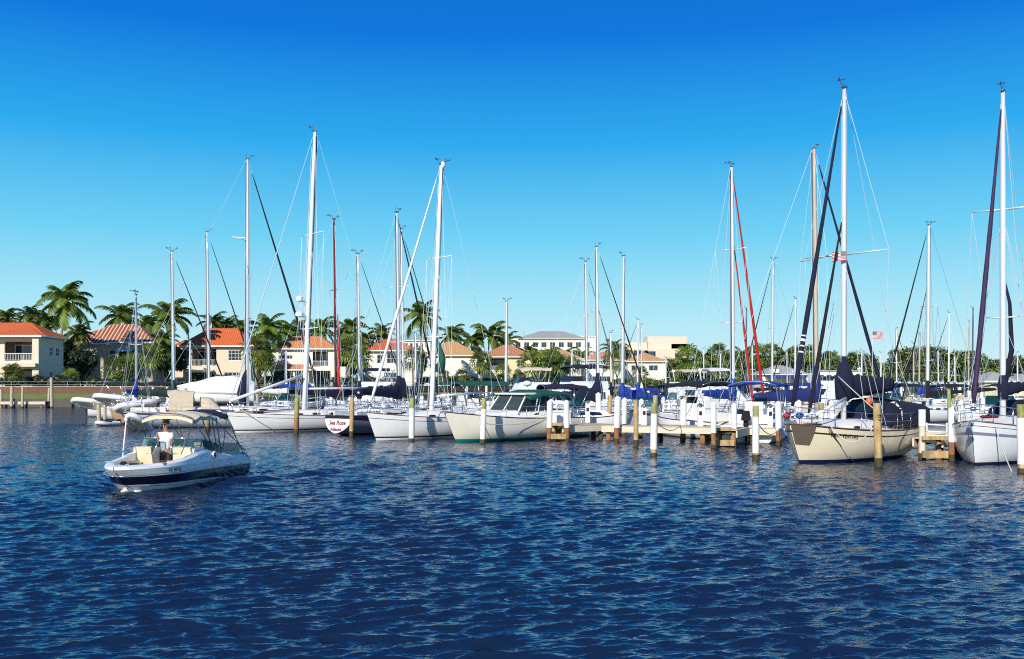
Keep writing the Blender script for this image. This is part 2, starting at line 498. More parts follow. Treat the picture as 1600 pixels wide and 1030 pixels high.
def rails(root, H, lod, mat='steel', bow=True, stern=True, h=.62):
    L, mf = H.L, H.mf
    xb = L*mf
    if bow:
        m = MB()
        for zz in (h, h*.5):
            pts = []
            for i in range(9):
                a = i/8; x = xb - (1.5 if L > 8 else 1.1)*abs(2*a-1)**1.0 + .12*(1 if 0 < i < 8 else 0)
                sd = -1 if a < .5 else 1
                t = H.xt(min(x, xb-.02))
                b = H.hb(t)*.92+.05
                pts.append((x+.05, sd*b if i != 4 else 0, H.sheer(t)+zz))
            m.tube(pts, .016, 5)
            if zz == h:
                for i in (0, 2, 3, 5, 6, 8): m.tube([(pts[i][0]-.08, pts[i][1], pts[i][2]-h), pts[i]], .014, 5)
        m.build('pulpit', MT[mat], root, True)
    if stern:
        m = MB(); xs = -L*(1-mf)
        for zz in (h, h*.5):
            b = H.hb(0)*.92
            m.tube([(xs+1.2, -H.hb(.12)*.95, H.sheer(.1)+zz), (xs+.08, -b, H.Fs+zz), (xs+.03, -b*.5, H.Fs+zz), (xs+.03, b*.5, H.Fs+zz), (xs+.08, b, H.Fs+zz), (xs+1.2, H.hb(.12)*.95, H.sheer(.1)+zz)], .016, 5)
        for x, b in ((xs+1.2, H.hb(.12)*.95), (xs+.08, H.hb(0)*.92)):
            for sd in (-1, 1): m.tube([(x, sd*b, H.Fs-.05), (x, sd*b, H.Fs+h)], .014, 5)
        m.build('pushpit', MT[mat], root, True)
    if lod >= 1:
        m = MB(); n = 5
        for sd in (-1, 1):
            xs0 = -L*(1-mf)+1.2; xs1 = xb-1.5
            tops = []
            for i in range(n+1):
                x = xs0+(xs1-xs0)*i/n; t = H.xt(x); b = H.hb(t)*.95; z = H.sheer(t)
                m.tube([(x, sd*b, z), (x, sd*b, z+h)], .012, 4)
                tops.append((x, sd*b, z+h))
            m.tube(tops, .007, 4); m.tube([(p[0], p[1], p[2]-h*.45) for p in tops], .006, 4)
        m.build('lifelines', MT[mat], root, True)

def trunk_cabin(root, H, xa, xb, mat, wk=.62, h=.42, name='cabin', n=9):
    m = MB(); rings = []; side = []
    for i in range(n):
        f = i/(n-1); x = xa+(xb-xa)*f
        w = H.hb_x(x)*wk; hh = h*(1-.72*max(0, f-.55)/.45)
        z = H.sh_x(x)-.05
        if f >= .999: w *= .8
        rings.append([(x, -w, z), (x, -w*.95, z+hh*.7), (x, -w*.86, z+hh*.96), (x, -w*.4, z+hh*1.12), (x, w*.4, z+hh*1.12), (x, w*.86, z+hh*.96), (x, w*.95, z+hh*.7), (x, w, z)])
        side.append((x, w, z, hh))
    m.loft(rings, cap=True)
    o = m.build(name, mat, root, True, 35)
    return o, side

def portlights(root, side, n, w=.42, h=.14, f0=.1, f1=.72, mat='glass'):
    for k in range(n):
        f = f0+(f1-f0)*k/max(1, n-1)
        i = f*(len(side)-1); a = side[int(i)]; b = side[min(int(i)+1, len(side)-1)]; r = i-int(i)
        x, ww, z, hh = [a[j]*(1-r)+b[j]*r for j in range(4)]
        ang = math.atan2(b[1]-a[1], b[0]-a[0])
        for sd in (-1, 1):
            m = MB()
            pts = []
            for j in range(12):
                t = 2*math.pi*j/12
                pts.append((math.copysign(abs(math.cos(t))**.6, math.cos(t))*w/2, math.copysign(abs(math.sin(t))**.6, math.sin(t))*h/2))
            vs = []
            for off in (0.0, .022):
                for p in pts:
                    zz = z+hh*.42+p[1]
                    vs.append((x+p[0]*math.cos(ang), sd*(ww*(1-.05*.6)+.004+off+p[0]*math.sin(ang)), zz))
            fs = [tuple(range(12))[::-1], tuple(range(12, 24))]+[(j, (j+1) % 12, 12+(j+1) % 12, 12+j) for j in range(12)]
            m.add(vs, fs)
            m.build('portlight', MT[mat], root)

def masthead(root, x, z, lod, big=1.0, mast=None):
    m = MB(); big = big*rnd.uniform(.55, .8); var = rnd.random()
    m.box((x, 0, z+.03), (.34*big, .14, .07))
    m.tube([(x-.1, 0, z), (x-.1, 0, z+.55*big)], .012, 4)
    m.tube([(x+.08, 0, z+.05), (x+.45*big, 0, z+.22)], .014, 4)
    m.tube([(x+.3*big, -.22*big, z+.26), (x+.3*big, .2*big, z+.26)], .02, 4)
    m.box((x+.5*big, .0, z+.27), (.18*big, .03, .08))
    if lod >= 1 and var > .35:
        m.tube([(x-.1, 0, z+.1), (x-.5*big, .1, z+.25)], .014, 4)
        m.tube([(x-.5*big, -.25, z+.25), (x-.5*big, .35, z+.25)], .018, 4)
        for k in range(3):
            a = k*2.1; m.ball((x-.5*big+.16*math.cos(a), .1+.16*math.sin(a), z+.3), (.045, .045, .045), 6, 4)
    m.build('masthead_gear', MT['dwire'], mast or root)

def rig(root, H, top, mastmat, rake, spreaders, sw, lod, mr=.09, furl=None, furl2=None, thickwire=1.0, boomL=None, boomz=2.2, cover=None,
        fat=.2, coverrise=.9, forestay_top=.98, backstay=True, boomup=.05, furlr=.09, mastbase=None, gear=True, dwire=False, furl_from=.04, furl_to=.96, wiremat=None):
    z0 = H.sh_x(0)+(.3 if mastbase is None else mastbase)
    mx = lambda z: -rake*(z-z0)
    m = MB()
    n = 9
    m.tube([(mx(z0+(top-z0)*i/n), 0, z0+(top-z0)*i/n) for i in range(n+1)], [mr*(1 if i < 7 else 1-.12*(i-6)) for i in range(n+1)], 10, sq=(1, 1.25))
    mast = m.build('mast', mastmat, root, True)
    tk = MB(); tk.tube([(mx(z0+(top-z0)*f)-mr*1.15, 0, z0+(top-z0)*f) for f in (.06, .5, .985)], mr*.30, 6); tk.build('sail_track', MT['dwire'], mast, True)
    w = wiremat or (MT['dwire'] if dwire else MT['wire'])
    xb = H.L*H.mf-.12; xs = -H.L*(1-H.mf)+.1
    rw = .0085*thickwire
    wires = MB()
    zf = z0+(top-z0)*forestay_top
    A = Vector((mx(zf)+mr, 0, zf)); Bp = Vector((xb, 0, H.Fb+.12))
    wires.tube([A, Bp], rw*1.2, 5)
    if backstay:
        if H.B > 3: 
            mid = Vector((xs+1.0, 0, H.Fs+3)); wires.tube([(mx(top)-mr, 0, top-.1), mid], rw, 4)
            for sd in (-1, 1): wires.tube([mid, (xs, sd*H.hb(0)*.8, H.Fs)], rw, 4)
        else: wires.tube([(mx(top)-mr, 0, top-.1), (xs, 0, H.Fs)], rw, 4)
    chain = H.hb_x(-.2)*.93; zc = H.sh_x(-.2)
    for sd in (-1, 1):
        prev = (mx(zf), sd*mr*.5, zf)
        for zs_, k in [(z0+(top-z0)*f, kk) for f, kk in spreaders]:
            tip = (mx(zs_)-.12, sd*sw*k, zs_+.04)
            sp = MB(); sp.tube([(mx(zs_), sd*mr*.6, zs_), tip], [.04, .022], 6)
            sp.build('spreader', mastmat, root, True)
            wires.tube([prev, tip], rw, 4)
            if lod >= 1: wires.tube([(mx(zs_), 0, zs_-.1), (-.15, sd*chain*.95, zc)], rw*.8, 4)
            prev = tip
        wires.tube([prev, (-.2, sd*chain, zc)], rw, 4)
        if lod >= 2:
            zl = z0+(top-z0)*(spreaders[-1][0] if spreaders else .5)-.15
            wires.tube([(mx(zl), 0, zl), (.55, sd*chain*.9, zc)], rw*.8, 4)
            wires.tube([(mx(zl), 0, zl), (-.8, sd*chain*.95, zc)], rw*.8, 4)
    if lod >= 1:   # halyards and topping lift
        wires.tube([(mx(top)-mr*1.4, .04, top-.2), (-mr*1.6, .06, z0+.8)], rw*.9, 4)
        wires.tube([(mx(top)+mr*1.4, -.05, top-.5), (mr*1.7, -.03, z0+.6)], rw*.9, 4)
    wires.build('standing_rigging', w, root)
    def do_furl(A, Bp, matn, rr, nm='furled_headsail'):
        f = MB(); n = 22; pts = []; rs = []
        for i in range(n+1):
            t = furl_from+(furl_to-furl_from)*i/n
            pts.append(A.lerp(Bp, t)); rs.append(rr*(.35+.65*min(1, t*1.6))*(1+.06*math.sin(i*2.1))*(.6 if i in (0, n) else 1))
        f.tube(pts, rs, 8)
        o = f.build(nm, MT[matn], root, True)
        dr = MB(); q = A.lerp(Bp, .975); dr.tube([q-(Bp-A).normalized()*.06, q+(Bp-A).normalized()*.06], rr*1.1, 10); dr.build('furling_drum', MT['steel'], o, True)
        return o
    fo = None
    if furl: fo = do_furl(A, Bp, furl, furlr)
    if furl2:
        mat2, ftop, fx = furl2
        zt = z0+(top-z0)*ftop
        A2 = Vector((mx(zt)+mr, 0, zt)); B2 = Vector((fx, 0, H.sh_x(fx)+.15))
        ww = MB(); ww.tube([A2, B2], rw, 4); ww.build('inner_stay', w, root)
        do_furl(A2, B2, mat2, furlr*.8)
    if boomL:
        b = MB(); bz = boomz
        b.tube([(mx(bz)-mr, 0, bz), (-boomL, 0, bz+boomup*boomL)], .06, 8)
        boom = b.build('boom', mastmat, root, True)
        if cover:
            c = MB(); rings = []; n = 14; k_ = 12
            for i in range(n+1):
                t = i/n; x = mx(bz)-mr*.3-(boomL*.97)*t
                hh = fat*(1.25-.65*t)*(1+.10*math.sin(i*1.9)); ww = fat*.62*(1.1-.5*t)*(1+.08*math.sin(i*2.7+1))
                zc_ = bz+boomup*boomL*t + hh*.45
                if i == 0: hh *= .9
                if t < .12: hh *= 1+coverrise*(1-t/.12)*.6; zc_ += fat*coverrise*(1-t/.12)*.5
                rings.append([(x, ww*math.cos(2*math.pi*q/k_), zc_+hh*math.sin(2*math.pi*q/k_)) for q in range(k_)])
            c.loft(rings, closed=True, cap=True)
            # collar running up the mast
            c.tube([(mx(bz)-.02, 0, bz-.25), (mx(bz)-.02, 0, bz+fat*1.2), (mx(bz+coverrise)-.01, 0, bz+fat+coverrise)], [fat*.75, fat*.85, mr*1.25], 10)
            c.build('sail_cover', MT[cover], boom, True)
    if gear: masthead(root, mx(top), top, lod, 1.0, mast)
    return mast, fo, mx

def cockpit(root, H, lod, teak=False):
    xs = -H.L*(1-H.mf)
    m = MB()
    for sd in (-1, 1):
        b = H.hb_x(xs+1.4)*.62
        m.box((xs+1.5, sd*b, H.sh_x(xs+1.4)+.12), (2.1, .12, .26))
    m.box((xs+2.55, 0, H.sh_x(xs+2.5)+.14), (.12, H.hb_x(xs+2.5)*1.2, .3))
    m.build('coaming', MT['teak'] if teak else MT['deckw'], root)
    if lod >= 1:
        w = MB(); z = H.Fs+.75
        w.torus((xs+1.1, 0, z), .38, .022, 'X', 20, 6)
        for k in range(3):
            a = k*math.pi/3
            w.tube([(xs+1.1, .37*math.cos(a), z+.37*math.sin(a)), (xs+1.1, -.37*math.cos(a), z-.37*math.sin(a))], .012, 4)
        w.build('steering_wheel', MT['steel'], root, True)
        pd = MB(); pd.box((xs+1.2, 0, H.Fs+.38), (.18, .2, .75), taper=.7); pd.build('steering_pedestal', MT['white'], root)
        for sd in (-1, 1):
            q = MB(); q.tube([(xs+2.0, sd*H.hb_x(xs+2)*.72, H.sh_x(xs+2)+.1), (xs+2.0, sd*H.hb_x(xs+2)*.72, H.sh_x(xs+2)+.26), (xs+2.0, sd*H.hb_x(xs+2)*.72, H.sh_x(xs+2)+.3)], [.09, .07, .085], 10)
            q.build('winch', MT['steel'], root, True)

def fenders(root, H, xs, side, mat='white'):
    for x in xs:
        p = H.at(x, .55, side); m = MB()
        y = p[1]+side*.13
        m.tube([(x, y, .2), (x, y, .28), (x, y, .72), (x, y, .8)], [.04, .11, .11, .04], 10)
        m.tube([(x, y, .8), (x, H.at(x, H.sh_x(x)-.05, side)[1], H.sh_x(x)+.3)], .01, 4)
        m.build('fender', MT[mat], root, True)

HM = {}
def hm(key, *a, **k):
    if key not in HM: HM[key] = hullmat('hull_paint_'+key, *a, **k)
    return HM[key]
hm('white', WHT, WHT, .11, (.02, .025, .04), .19, [(.13, .15, (.12, .14, .2))])
hm('white_blue', WHT, (.02, .03, .12), .04, (.03, .05, .20), .14, [(.10, .13, (.03, .05, .16))])
hm('white_plain', WHT, (.05, .05, .05), .03, (.4, .42, .45), .07)
hm('grey', (.52, .54, .58), (.012, .014, .02), .04, (.7, .7, .7), .08, [(.06, .16, (.02, .025, .04))])
hm('dark', (.24, .25, .28), (.012, .014, .02), .04, (.02, .02, .02), .10, [(.0, .24, (.018, .014, .03))])
hm('beige', (.86, .76, .54), (.012, .018, .06), .13, (.72, .68, .58), .165, [(.0, .022, (.05, .016, .012)), (.125, .16, (.05, .016, .012))], dirtamt=.1)
hm('cream_green', (.86, .81, .68), (.0, .24, .18), .16, (.74, .7, .6), .19, [(.0, .012, (.3, .28, .2))], dirtamt=.15)
hm('tanhull', (.55, .38, .20), (.03, .02, .015), .03, (.1, .06, .03), .08)
hm('right', (.87, .87, .86), (.015, .02, .07), .10, (.75, .75, .75), .13, [(.07, .082, (.03, .03, .05)), (.185, .24, (.22, .25, .32))], dirtamt=.12)

def sailboat(px, d, phi, L, ytop, label, group=None, hull='white', lod=1, mast='alu', B=None, Fm=None, mf=.44, rake=.012, spreaders=((.52, 1),), sw=.8,
             furl=None, furl2=None, boomL=None, cover='navy', fat=.2, dodg=None, bim=None, mr=.09, cat='sailboat', rakeb=.8, thickwire=1.0, nport=3, furlr=.08, boomz=None, **k):
    x = WX(px, d)
    root = empty('sailboat', (x, d, 0), R(phi))
    tag(root, label, cat, group)
    B = B or L*.31; Fm = Fm or L*.075+.08
    H = Hull(L, B, Fm*1.32, Fm, Fm*1.08, mf=mf, rake=rakeb, srake=k.pop('srake', .35), tw=k.pop('tw', .62))
    H.build(HM[hull], root, 26 if lod else 16, 11 if lod else 7)
    H.deck(MT['deckw'], root)
    if lod >= 1: H.rail(MT[k.pop('railmat', 'teak')], root, .022, name='toe_rail')
    else: k.pop('railmat', None)
    cab, side = trunk_cabin(root, H, -L*.26, L*.2, MT['deckw'], h=Fm*.36)
    if nport: portlights(root, side, nport if lod else 2, w=L*.045, h=Fm*.12)
    if lod >= 1:
        rails(root, H, lod); cockpit(root, H, lod)
        hc = MB(); hc.box((L*.25, 0, H.sh_x(L*.25)+.1), (.5, .5, .07)); hc.build('hatch', MT['glass'], root)
    top = WZ(ytop, d)
    rig(root, H, top, MT[mast], rake, spreaders, sw, lod, mr, furl, furl2, thickwire, boomL or L*.36, boomz or (Fm+1.15), cover, fat, furlr=furlr, **k)
    if dodg: dodger(root, -L*.17, -L*.17-1.5, B*.36, Fm+.25, .85, dodg)
    if bim:
        xs = -L*(1-mf); bimini(root, xs+.4, xs+2.4, B*.38, Fm+1.9, xs+1.2, bim, Fm)
    return root, H

def outboard(root, x, z, y=0, s=1.0, mat='black'):
    m = MB(); m.loft([[(x-.28*s*k[0], y+.17*s*k[0]*a, z+.75*s+.25*s*k[1]*b) for a, b in ((-1, -1), (1, -1), (1, 1), (-1, 1))] for k in ((.2, 1.0),)]*1 + [], cap=False) if False else None
    m.box((x-.05*s, y, z+.72*s), (.5*s, .34*s, .42*s), taper=.75)
    m.box((x-.02*s, y, z+.25*s), (.22*s, .16*s, .6*s), taper=1.2)
    m.box((x-.02*s, y, z-.2*s), (.16*s, .08*s, .5*s))
    return m.build('outboard_motor', MT[mat], root)

def powerboat(px, d, phi, L, style, label, B=None, Fm=None, hull='white_plain', canvas='navy', group=None, cat='motorboat', lod=1, name='motorboat', z=0.0, **k):
    x = WX(px, d)
    root = empty(name, (x, d, z), R(phi)); tag(root, label, cat, group)
    B = B or L*.34; Fm = Fm or L*.085+.12
    H = Hull(L, B, Fm*1.35, Fm, Fm*.92, mf=.5, rake=L*.1, srake=.0, tw=.9, p=4.5, q=.7, full=1.9, draft=.3)
    H.build(HM[hull], root, 22, 9); H.deck(MT['deckw'], root); H.rail(MT['rubber'], root, .025)
    if style == 'bimini':
        c = MB(); c.box((L*.02, 0, Fm+.42), (.7, .75, .95), taper=.8); c.build('console', MT['white'], root)
        w = MB(); w.box((L*.05, 0, Fm+1.05), (.04, .7, .4), ry=-.4); w.build('windscreen', MT['tealglass'], root)
        s = MB(); s.box((-L*.16, 0, Fm+.35), (.5, .9, .7)); s.box((-L*.2, 0, Fm+.85), (.12, .9, .4)); s.build('helm_seat', MT['wsail'], root)
        s = MB(); s.box((-L*.38, 0, Fm+.22), (.5, B*.7, .45)); s.build('stern_seat', MT['wsail'], root)
        bimini(root, -L*.3, L*.2, B*.43, Fm+1.95, -L*.02, canvas, Fm)
        outboard(root, -L*.5-.12, Fm*.6, 0, 1.1)
        rails(root, H, 0, stern=False, h=.45)
    elif style == 'cuddy':
        h8 = House8(-L*.08, L*.30, B*.36, B*.18, Fm, Fm+.55, .05, .5, .85, Fm+.35); h8.mesh(MB()).build('cabin', MT['white'], root) if False else None
        m = MB(); h8.mesh(m); m.build('cabin', MT['white'], root)
        g = MB(); [h8.panel(g, f, .15, .75, .35, .75) for f in 'LR']; g.build('cabin_window', MT['glass'], root)
        w8 = House8(-L*.10, L*.06, B*.38, B*.3, Fm+.5, Fm+1.15, .1, .45, .82)
        m = MB(); [w8.panel(m, f, .04, .96, .06, .94) for f in 'LRF']; m.build('windscreen', MT['tealglass'], root)
        s = MB(); s.box((-L*.2, 0, Fm+.25), (.6, B*.6, .5)); s.box((-L*.27, 0, Fm+.6), (.12, B*.6, .4)); s.build('seat', MT['cream'], root)
        if canvas: bimini(root, -L*.34, L*.04, B*.42, Fm+1.75, -L*.1, canvas, Fm)
        outboard(root, -L*.5-.12, Fm*.5, 0, 1.0, 'white' if k.get('whitemotor') else 'black')
        rails(root, H, 0, stern=False, h=.5)
    elif style == 'fly':
        h8 = House8(-L*.28, L*.26, B*.42, B*.3, Fm, Fm+1.25, .1, 1.0, .9)
        m = MB(); h8.mesh(m); cb = m.build('cabin', MT['white'], root)
        for f, s0, s1 in (('L', .25, .52), ('L', .56, .9), ('R', .1, .44), ('R', .48, .75), ('F', .06, .48), ('F', .52, .94)):
            g = MB(); h8.panel(g, f, s0, s1, .42, .86); g.build('window', MT['glass'], cb)
        f8 = House8(-L*.26, L*.12, B*.36, B*.3, Fm+1.27, Fm+1.9, 0, .35, 1.0)
        m = MB(); f8.mesh(m); m.build('flybridge', MT['white'], root)
        w8 = House8(L*-.05, L*.10, B*.33, B*.26, Fm+1.9, Fm+2.3, 0, .25, .9)
        m = MB(); [w8.panel(m, f, .04, .96, .04, .96) for f in 'LRF']; m.build('windscreen', MT['glass'], root)
        if canvas: bimini(root, -L*.25, L*.08, B*.38, Fm+3.05, -L*.1, canvas, Fm+1.9)
        rails(root, H, 1, h=.7)
        m = MB(); m.tube([(-L*.27, 0, Fm+1.9), (-L*.3, 0, Fm+3.2)], .05, 6); m.ball((-L*.29, 0, Fm+3.0), (.2, .2, .13), 10, 6); m.build('radar_arch', MT['white'], root, True)
    elif style == 'covered':
        m = MB(); rings = []
        for i in range(13):
            t = i/12; b = H.hb(t)*1.04+.02; xx = H.pt(t, 0, 1)[0]; zs = H.sheer(t)-.12
            pk = zs + .30 + .95*min(1.0, (1-t)/.5)*min(1.0, .55+t*4)+.03*math.sin(i*2)
            rings.append([(xx, -b, zs), (xx, -b*1.0, zs+.2), (xx, -b*.55, zs+(pk-zs)*.72), (xx, 0, pk), (xx, b*.55, zs+(pk-zs)*.72), (xx, b, zs+.2), (xx, b, zs)])
        m.loft(rings, cap=True); m.build('boat_cover', MT['wsail'], root, True, 40)
    return root, H
# ------------------------------------------------------------------ speedboat with its driver
def speedboat():
    phi = 258.0
    th = R(phi-180)
    L = 5.7
    sx, sd = WX(211, 26.0), 26.0                 # stem at the waterline
    ahead = 1.9
    cx, cy = sx+ahead*math.cos(th), sd+ahead*math.sin(th)
    root = empty('speedboat', (cx, cy, 0), R(phi))
    tag(root, 'white bowrider speedboat with navy side band and cream bimini, under way on open water', 'speedboat')
    H = Hull(L, 2.2, .64, .68, .60, mf=.5, draft=.25, rake=1.0, srake=0, tw=.86, p=4.2, q=.62, full=2.5)
    m, nt, N, Lk, b = newmat('speedboat_hull_paint')
    tc = N.new('ShaderNodeTexCoord'); su = N.new('ShaderNodeSeparateXYZ'); Lk.new(tc.outputs['UV'], su.inputs[0])
    u = su.outputs[1]; t = su.outputs[0]
    c = mixc(nt, noise(nt, 2, 3), (.72, .73, .74), (.8, .8, .8))
    lo = mathn(nt, 'SUBTRACT', .24, mathn(nt, 'MULTIPLY', mathn(nt, 'SUBTRACT', t, .5), .02))
    hi = mathn(nt, 'ADD', .49, mathn(nt, 'MULTIPLY', mathn(nt, 'POWER', mathn(nt, 'SUBTRACT', 1.0, t), 3.0), .32))
    k = mathn(nt, 'MULTIPLY', mathn(nt, 'GREATER_THAN', u, lo), mathn(nt, 'LESS_THAN', u, hi))
    c = mixc(nt, k, c, (.008, .011, .035))
    c = mixc(nt, mathn(nt, 'MULTIPLY', mathn(nt, 'GREATER_THAN', u, mathn(nt, 'ADD', hi, .05)), mathn(nt, 'LESS_THAN', u, mathn(nt, 'ADD', hi, .065))), c, (.2, .22, .26))
    Lk.new(c, b.inputs['Base Color']); b.inputs['Roughness'].default_value = .12; b.inputs['Coat Weight'].default_value = .6
    H.build(m, root, 34, 14)
    H.rail(MT['steel'], root, .014, -.16, name='rub_rail', dy=.012)
    # deck ring with an open cockpit
    dk = MB()
    def ring(t):
        bb = H.hb(t); sh = H.sheer(t); x = H.pt(t, 0, 1)[0]
        return x, bb, sh
    def inner(t):
        x, bb, sh = ring(t)
        if t > .86: return bb*.0 if t > .905 else bb*.62*max(0, (.905-t)/.045)**.5
        return bb*.76 if t > .25 else bb*.80
    n = 44
    for sd_ in (-1, 1):
        rings = []
        for i in range(n+1):
            t = .06+(1-.06)*i/n; x, bb, sh = ring(t); iw = inner(t)
            hump = .26*math.exp(-((t-.50)/.17)**2) + .04*math.exp(-((t-.75)/.2)**2)
            rings.append([(x, sd_*bb, sh), (x, sd_*(bb*.975), sh+.04+hump*.75), (x, sd_*(bb*.5+iw*.5), sh+.08+hump), (x, sd_*iw, sh+.06+hump), (x, sd_*iw*.98, sh-.08)])
        dk.loft(rings)
    dk.loft([[(H.pt(.06, 0, 1)[0]-.0, y*H.hb(.06), .66) for y in (-1, -.5, 0, .5, 1)], [(H.pt(0, 0, 1)[0], y*H.hb(0), .60) for y in (-1, -.5, 0, .5, 1)]])
    dk.build('deck', MT['white'], root, True, 40)
    # cockpit tub
    tb = MB(); rings = []
    for i in range(20):
        t = .07+(.90-.07)*i/19; x, bb, sh = ring(t); iw = max(.02, inner(t)*.985)
        rings.append([(x, -iw, sh-.02), (x, -iw*.94, .28), (x, iw*.94, .28), (x, iw, sh-.02)])
    tb.loft(rings, cap=True); tb.build('cockpit_liner', MT['cream'], root, False)
    # bow seats
    for sd_ in (-1, 1):
        s = MB(); rings = []
        for i in range(9):
            t = .62+.24*i/8; x, bb, sh = ring(t); iw = inner(t)*.97
            rings.append([(x, sd_*iw, sh+.02), (x, sd_*iw*.82, sh+.06), (x, sd_*iw*.72, sh-.12), (x, sd_*max(.05, iw*.35), sh-.14), (x, sd_*max(.04, iw*.33), .36)])
        s.loft(rings, cap=True); s.build('bow_seat', MT['cream'], root, True, 40)
        s = MB(); x = H.pt(.60, 0, 1)[0]
        s.box((x-.06, sd_*.62, .80), (.16, .62, .62), ry=.14, taper=.85)
        s.build('seat_back', MT['cream'], root)
    for sd_ in (-1, 1):    # helm and passenger consoles carry the windscreens
        s = MB(); s.box((.25, sd_*.68, .76), (.62, .66, .62), taper=.86); s.build('console', MT['white'], root)
        sb = MB(); sb.box((-.75, sd_*.6, .62), (.5, .5, .5)); sb.box((-1.0, sd_*.6, .98), (.12, .5, .55), ry=-.12); sb.build('bucket_seat', MT['cream'], root)
    s = MB(); s.box((-2.15, 0, .6), (.55, 1.5, .45)); s.box((-2.45, 0, .85), (.14, 1.5, .4)); s.build('stern_bench', MT['cream'], root)
    s = MB(); s.box((-2.55, 0, .68), (.5, 1.75, .1)); s.build('sun_pad', MT['tan'], root)
    # windscreen: two front panes, two curved side panes, frames
    zb = .93
    for sd_ in (-1, 1):
        prof = [(.62, .26), (.56, .62), (.30, .93), (-.25, 1.02), (-1.05, 1.04)]
        hgt = [.42, .42, .40, .30, .05]
        lean = [.22, .22, .2, .12, .02]
        lo_ = [Vector((p[0], sd_*p[1], zb-.02*i)) for i, p in enumerate(prof)]
        hi_ = [Vector((p[0]-lean[i]*1.0, sd_*(p[1]-.05), zb+hgt[i])) for i, p in enumerate(prof)]
        g = MB(); g.loft([[a, b_] for a, b_ in zip(lo_[:2], hi_[:2])])
        if True:
            wroot = g.build('windscreen_pane', MT['tealglass'], root)
        g = MB(); g.loft([[a, b_] for a, b_ in zip(lo_[1:], hi_[1:])]); g.build('side_windscreen', MT['tealglass'], root, True)
        f = MB(); f.tube(lo_, .02, 6); f.tube(hi_, .018, 6)
        for i in (0, 1): f.tube([lo_[i], hi_[i]], .018, 6)
        f.build('windscreen_frame', MT['steel'], root, True)
    # bimini, tilted frame
    x0, x1, w, z = -1.05, .35, .80, 1.98
    m = MB(); arch_top(m, x0, x1, w, z, rise=.13, drop_f=.12, drop_a=.1)
    m.build('bimini_top', MT['tan'], root, True, 60)
    f = MB()
    for x, xb in ((x1-.04, -.35), (-.2, -.35), (-.75, -.55), (x0+.05, -.75)):
        pts = [(xb, -1.08, .92)]+[(x, w*.97*(-1+2*k/8), z-.06+.13*(1-abs(-1+2*k/8)**2.6)-(.16 if x > .5 else 0)) for k in range(9)]+[(xb, 1.08, .92)]
        f.tube(pts, .017, 6)
    for sd_ in (-1, 1):
        f.tube([(x1-.1, sd_*w*.98, z-.2), (1.15, sd_*.92, .95)], .014, 5); f.tube([(x0+.1, sd_*w*.98, z-.15), (-2.5, sd_*.95, .8)], .014, 5)
    f.build('bimini_frame', MT['dwire'], root, True)
    b2 = MB(); b2.tube([(-1.5, -.86, 1.88), (-1.53, -.45, 2.02), (-1.55, 0, 2.05), (-1.53, .45, 2.02), (-1.5, .86, 1.88)], .08, 8); b2.build('rolled_canvas', MT['navy'], root, True)
    f = MB(); f.tube([(-1.5, .86, 1.88), (-2.4, .95, .7)], .014, 5); f.tube([(-1.5, -.86, 1.88), (-2.4, -.95, .7)], .014, 5)
    f.tube([(-1.5, .86, 1.88), (-1.0, 1.0, .9)], .014, 5); f.build('canvas_strut', MT['dwire'], root, True)
    # porthole, grab rail, bow cleats, anchor bag, gauges, wheel
    p = (0, H.hb_x(-.35)*.985, 0)
    pm = MB(); pm.torus((-.35, p[1]+.02, .82), .10, .03, 'Y', 18, 6); pr = pm.build('porthole_ring', MT['white'], root, True)
    pm = MB(); pm.tube([(-.35, p[1]-.02, .82), (-.35, p[1]+.018, .82)], .095, 16); pm.build('porthole_glass', MT['glass'], pr)
    ag = MB(); ag.box((2.1, -.22, .74), (.3, .22, .14), rz=.5, taper=.5); ag.box((1.85, -.08, .68), (.28, .3, .12), rz=-.2, taper=.7); ag.build('anchor_bag', MT['black'], root)
    for x, y in ((2.5, .16), (2.5, -.16), (1.9, .86), (1.9, -.86), (-2.5, 1.0)):
        cl = MB(); z_ = H.sh_x(x)+.12; cl.box((x, y, z_), (.16, .03, .03)); cl.box((x, y, z_-.03), (.06, .03, .05)); cl.build('cleat', MT['steel'], root)
    wm = MB(); wm.torus((-.12, -.62, 1.0), .18, .016, 'X', 18, 6)
    for k in range(3):
        a = 2.09*k+.5; wm.tube([(-.12, -.62, 1.08), (-.12, -.62+.17*math.cos(a), 1.08+.17*math.sin(a))], .01, 4)
    wm.build('steering_wheel', MT['black'], root, True)
    lp = MB(); lp.tube([(1.0, -1.0, .7), (.75, -1.04, 1.85)], .02, 6); lp.ball((.75, -1.04, 1.88), (.05, .05, .06), 8, 5); lp.build('light_pole', MT['white'], root, True)
    # registration, written along the topside below the deck edge
    for sd_ in (1, -1):
        def mp(a, b_, s=sd_):
            x = 1.55 - a*s
            q = H.at(x, .525+b_, s)
            return (x, q[1]+s*.014, .525+b_)
        text_on('FL 65 EL', .125, mp, MT['inkb'], root, 'registration_number', thick=True)
    # sterndrive and swim platform
    sp = MB(); sp.box((-3.05, 0, .34), (.5, 1.8, .07)); sp.build('swim_platform', MT['white'], root)
    sdv = MB(); sdv.box((-2.98, 0, -.05), (.3, .25, .6)); sdv.build('stern_drive', MT['black'], root)
    # driver -------------------------------------------------------------
    dr = empty('person', (cx+0, cy, 0), R(phi))
    tag(dr, 'man in a white T-shirt and sunglasses standing at the helm of the moving speedboat', 'person')
    base = Vector((.05, -.22, .10))
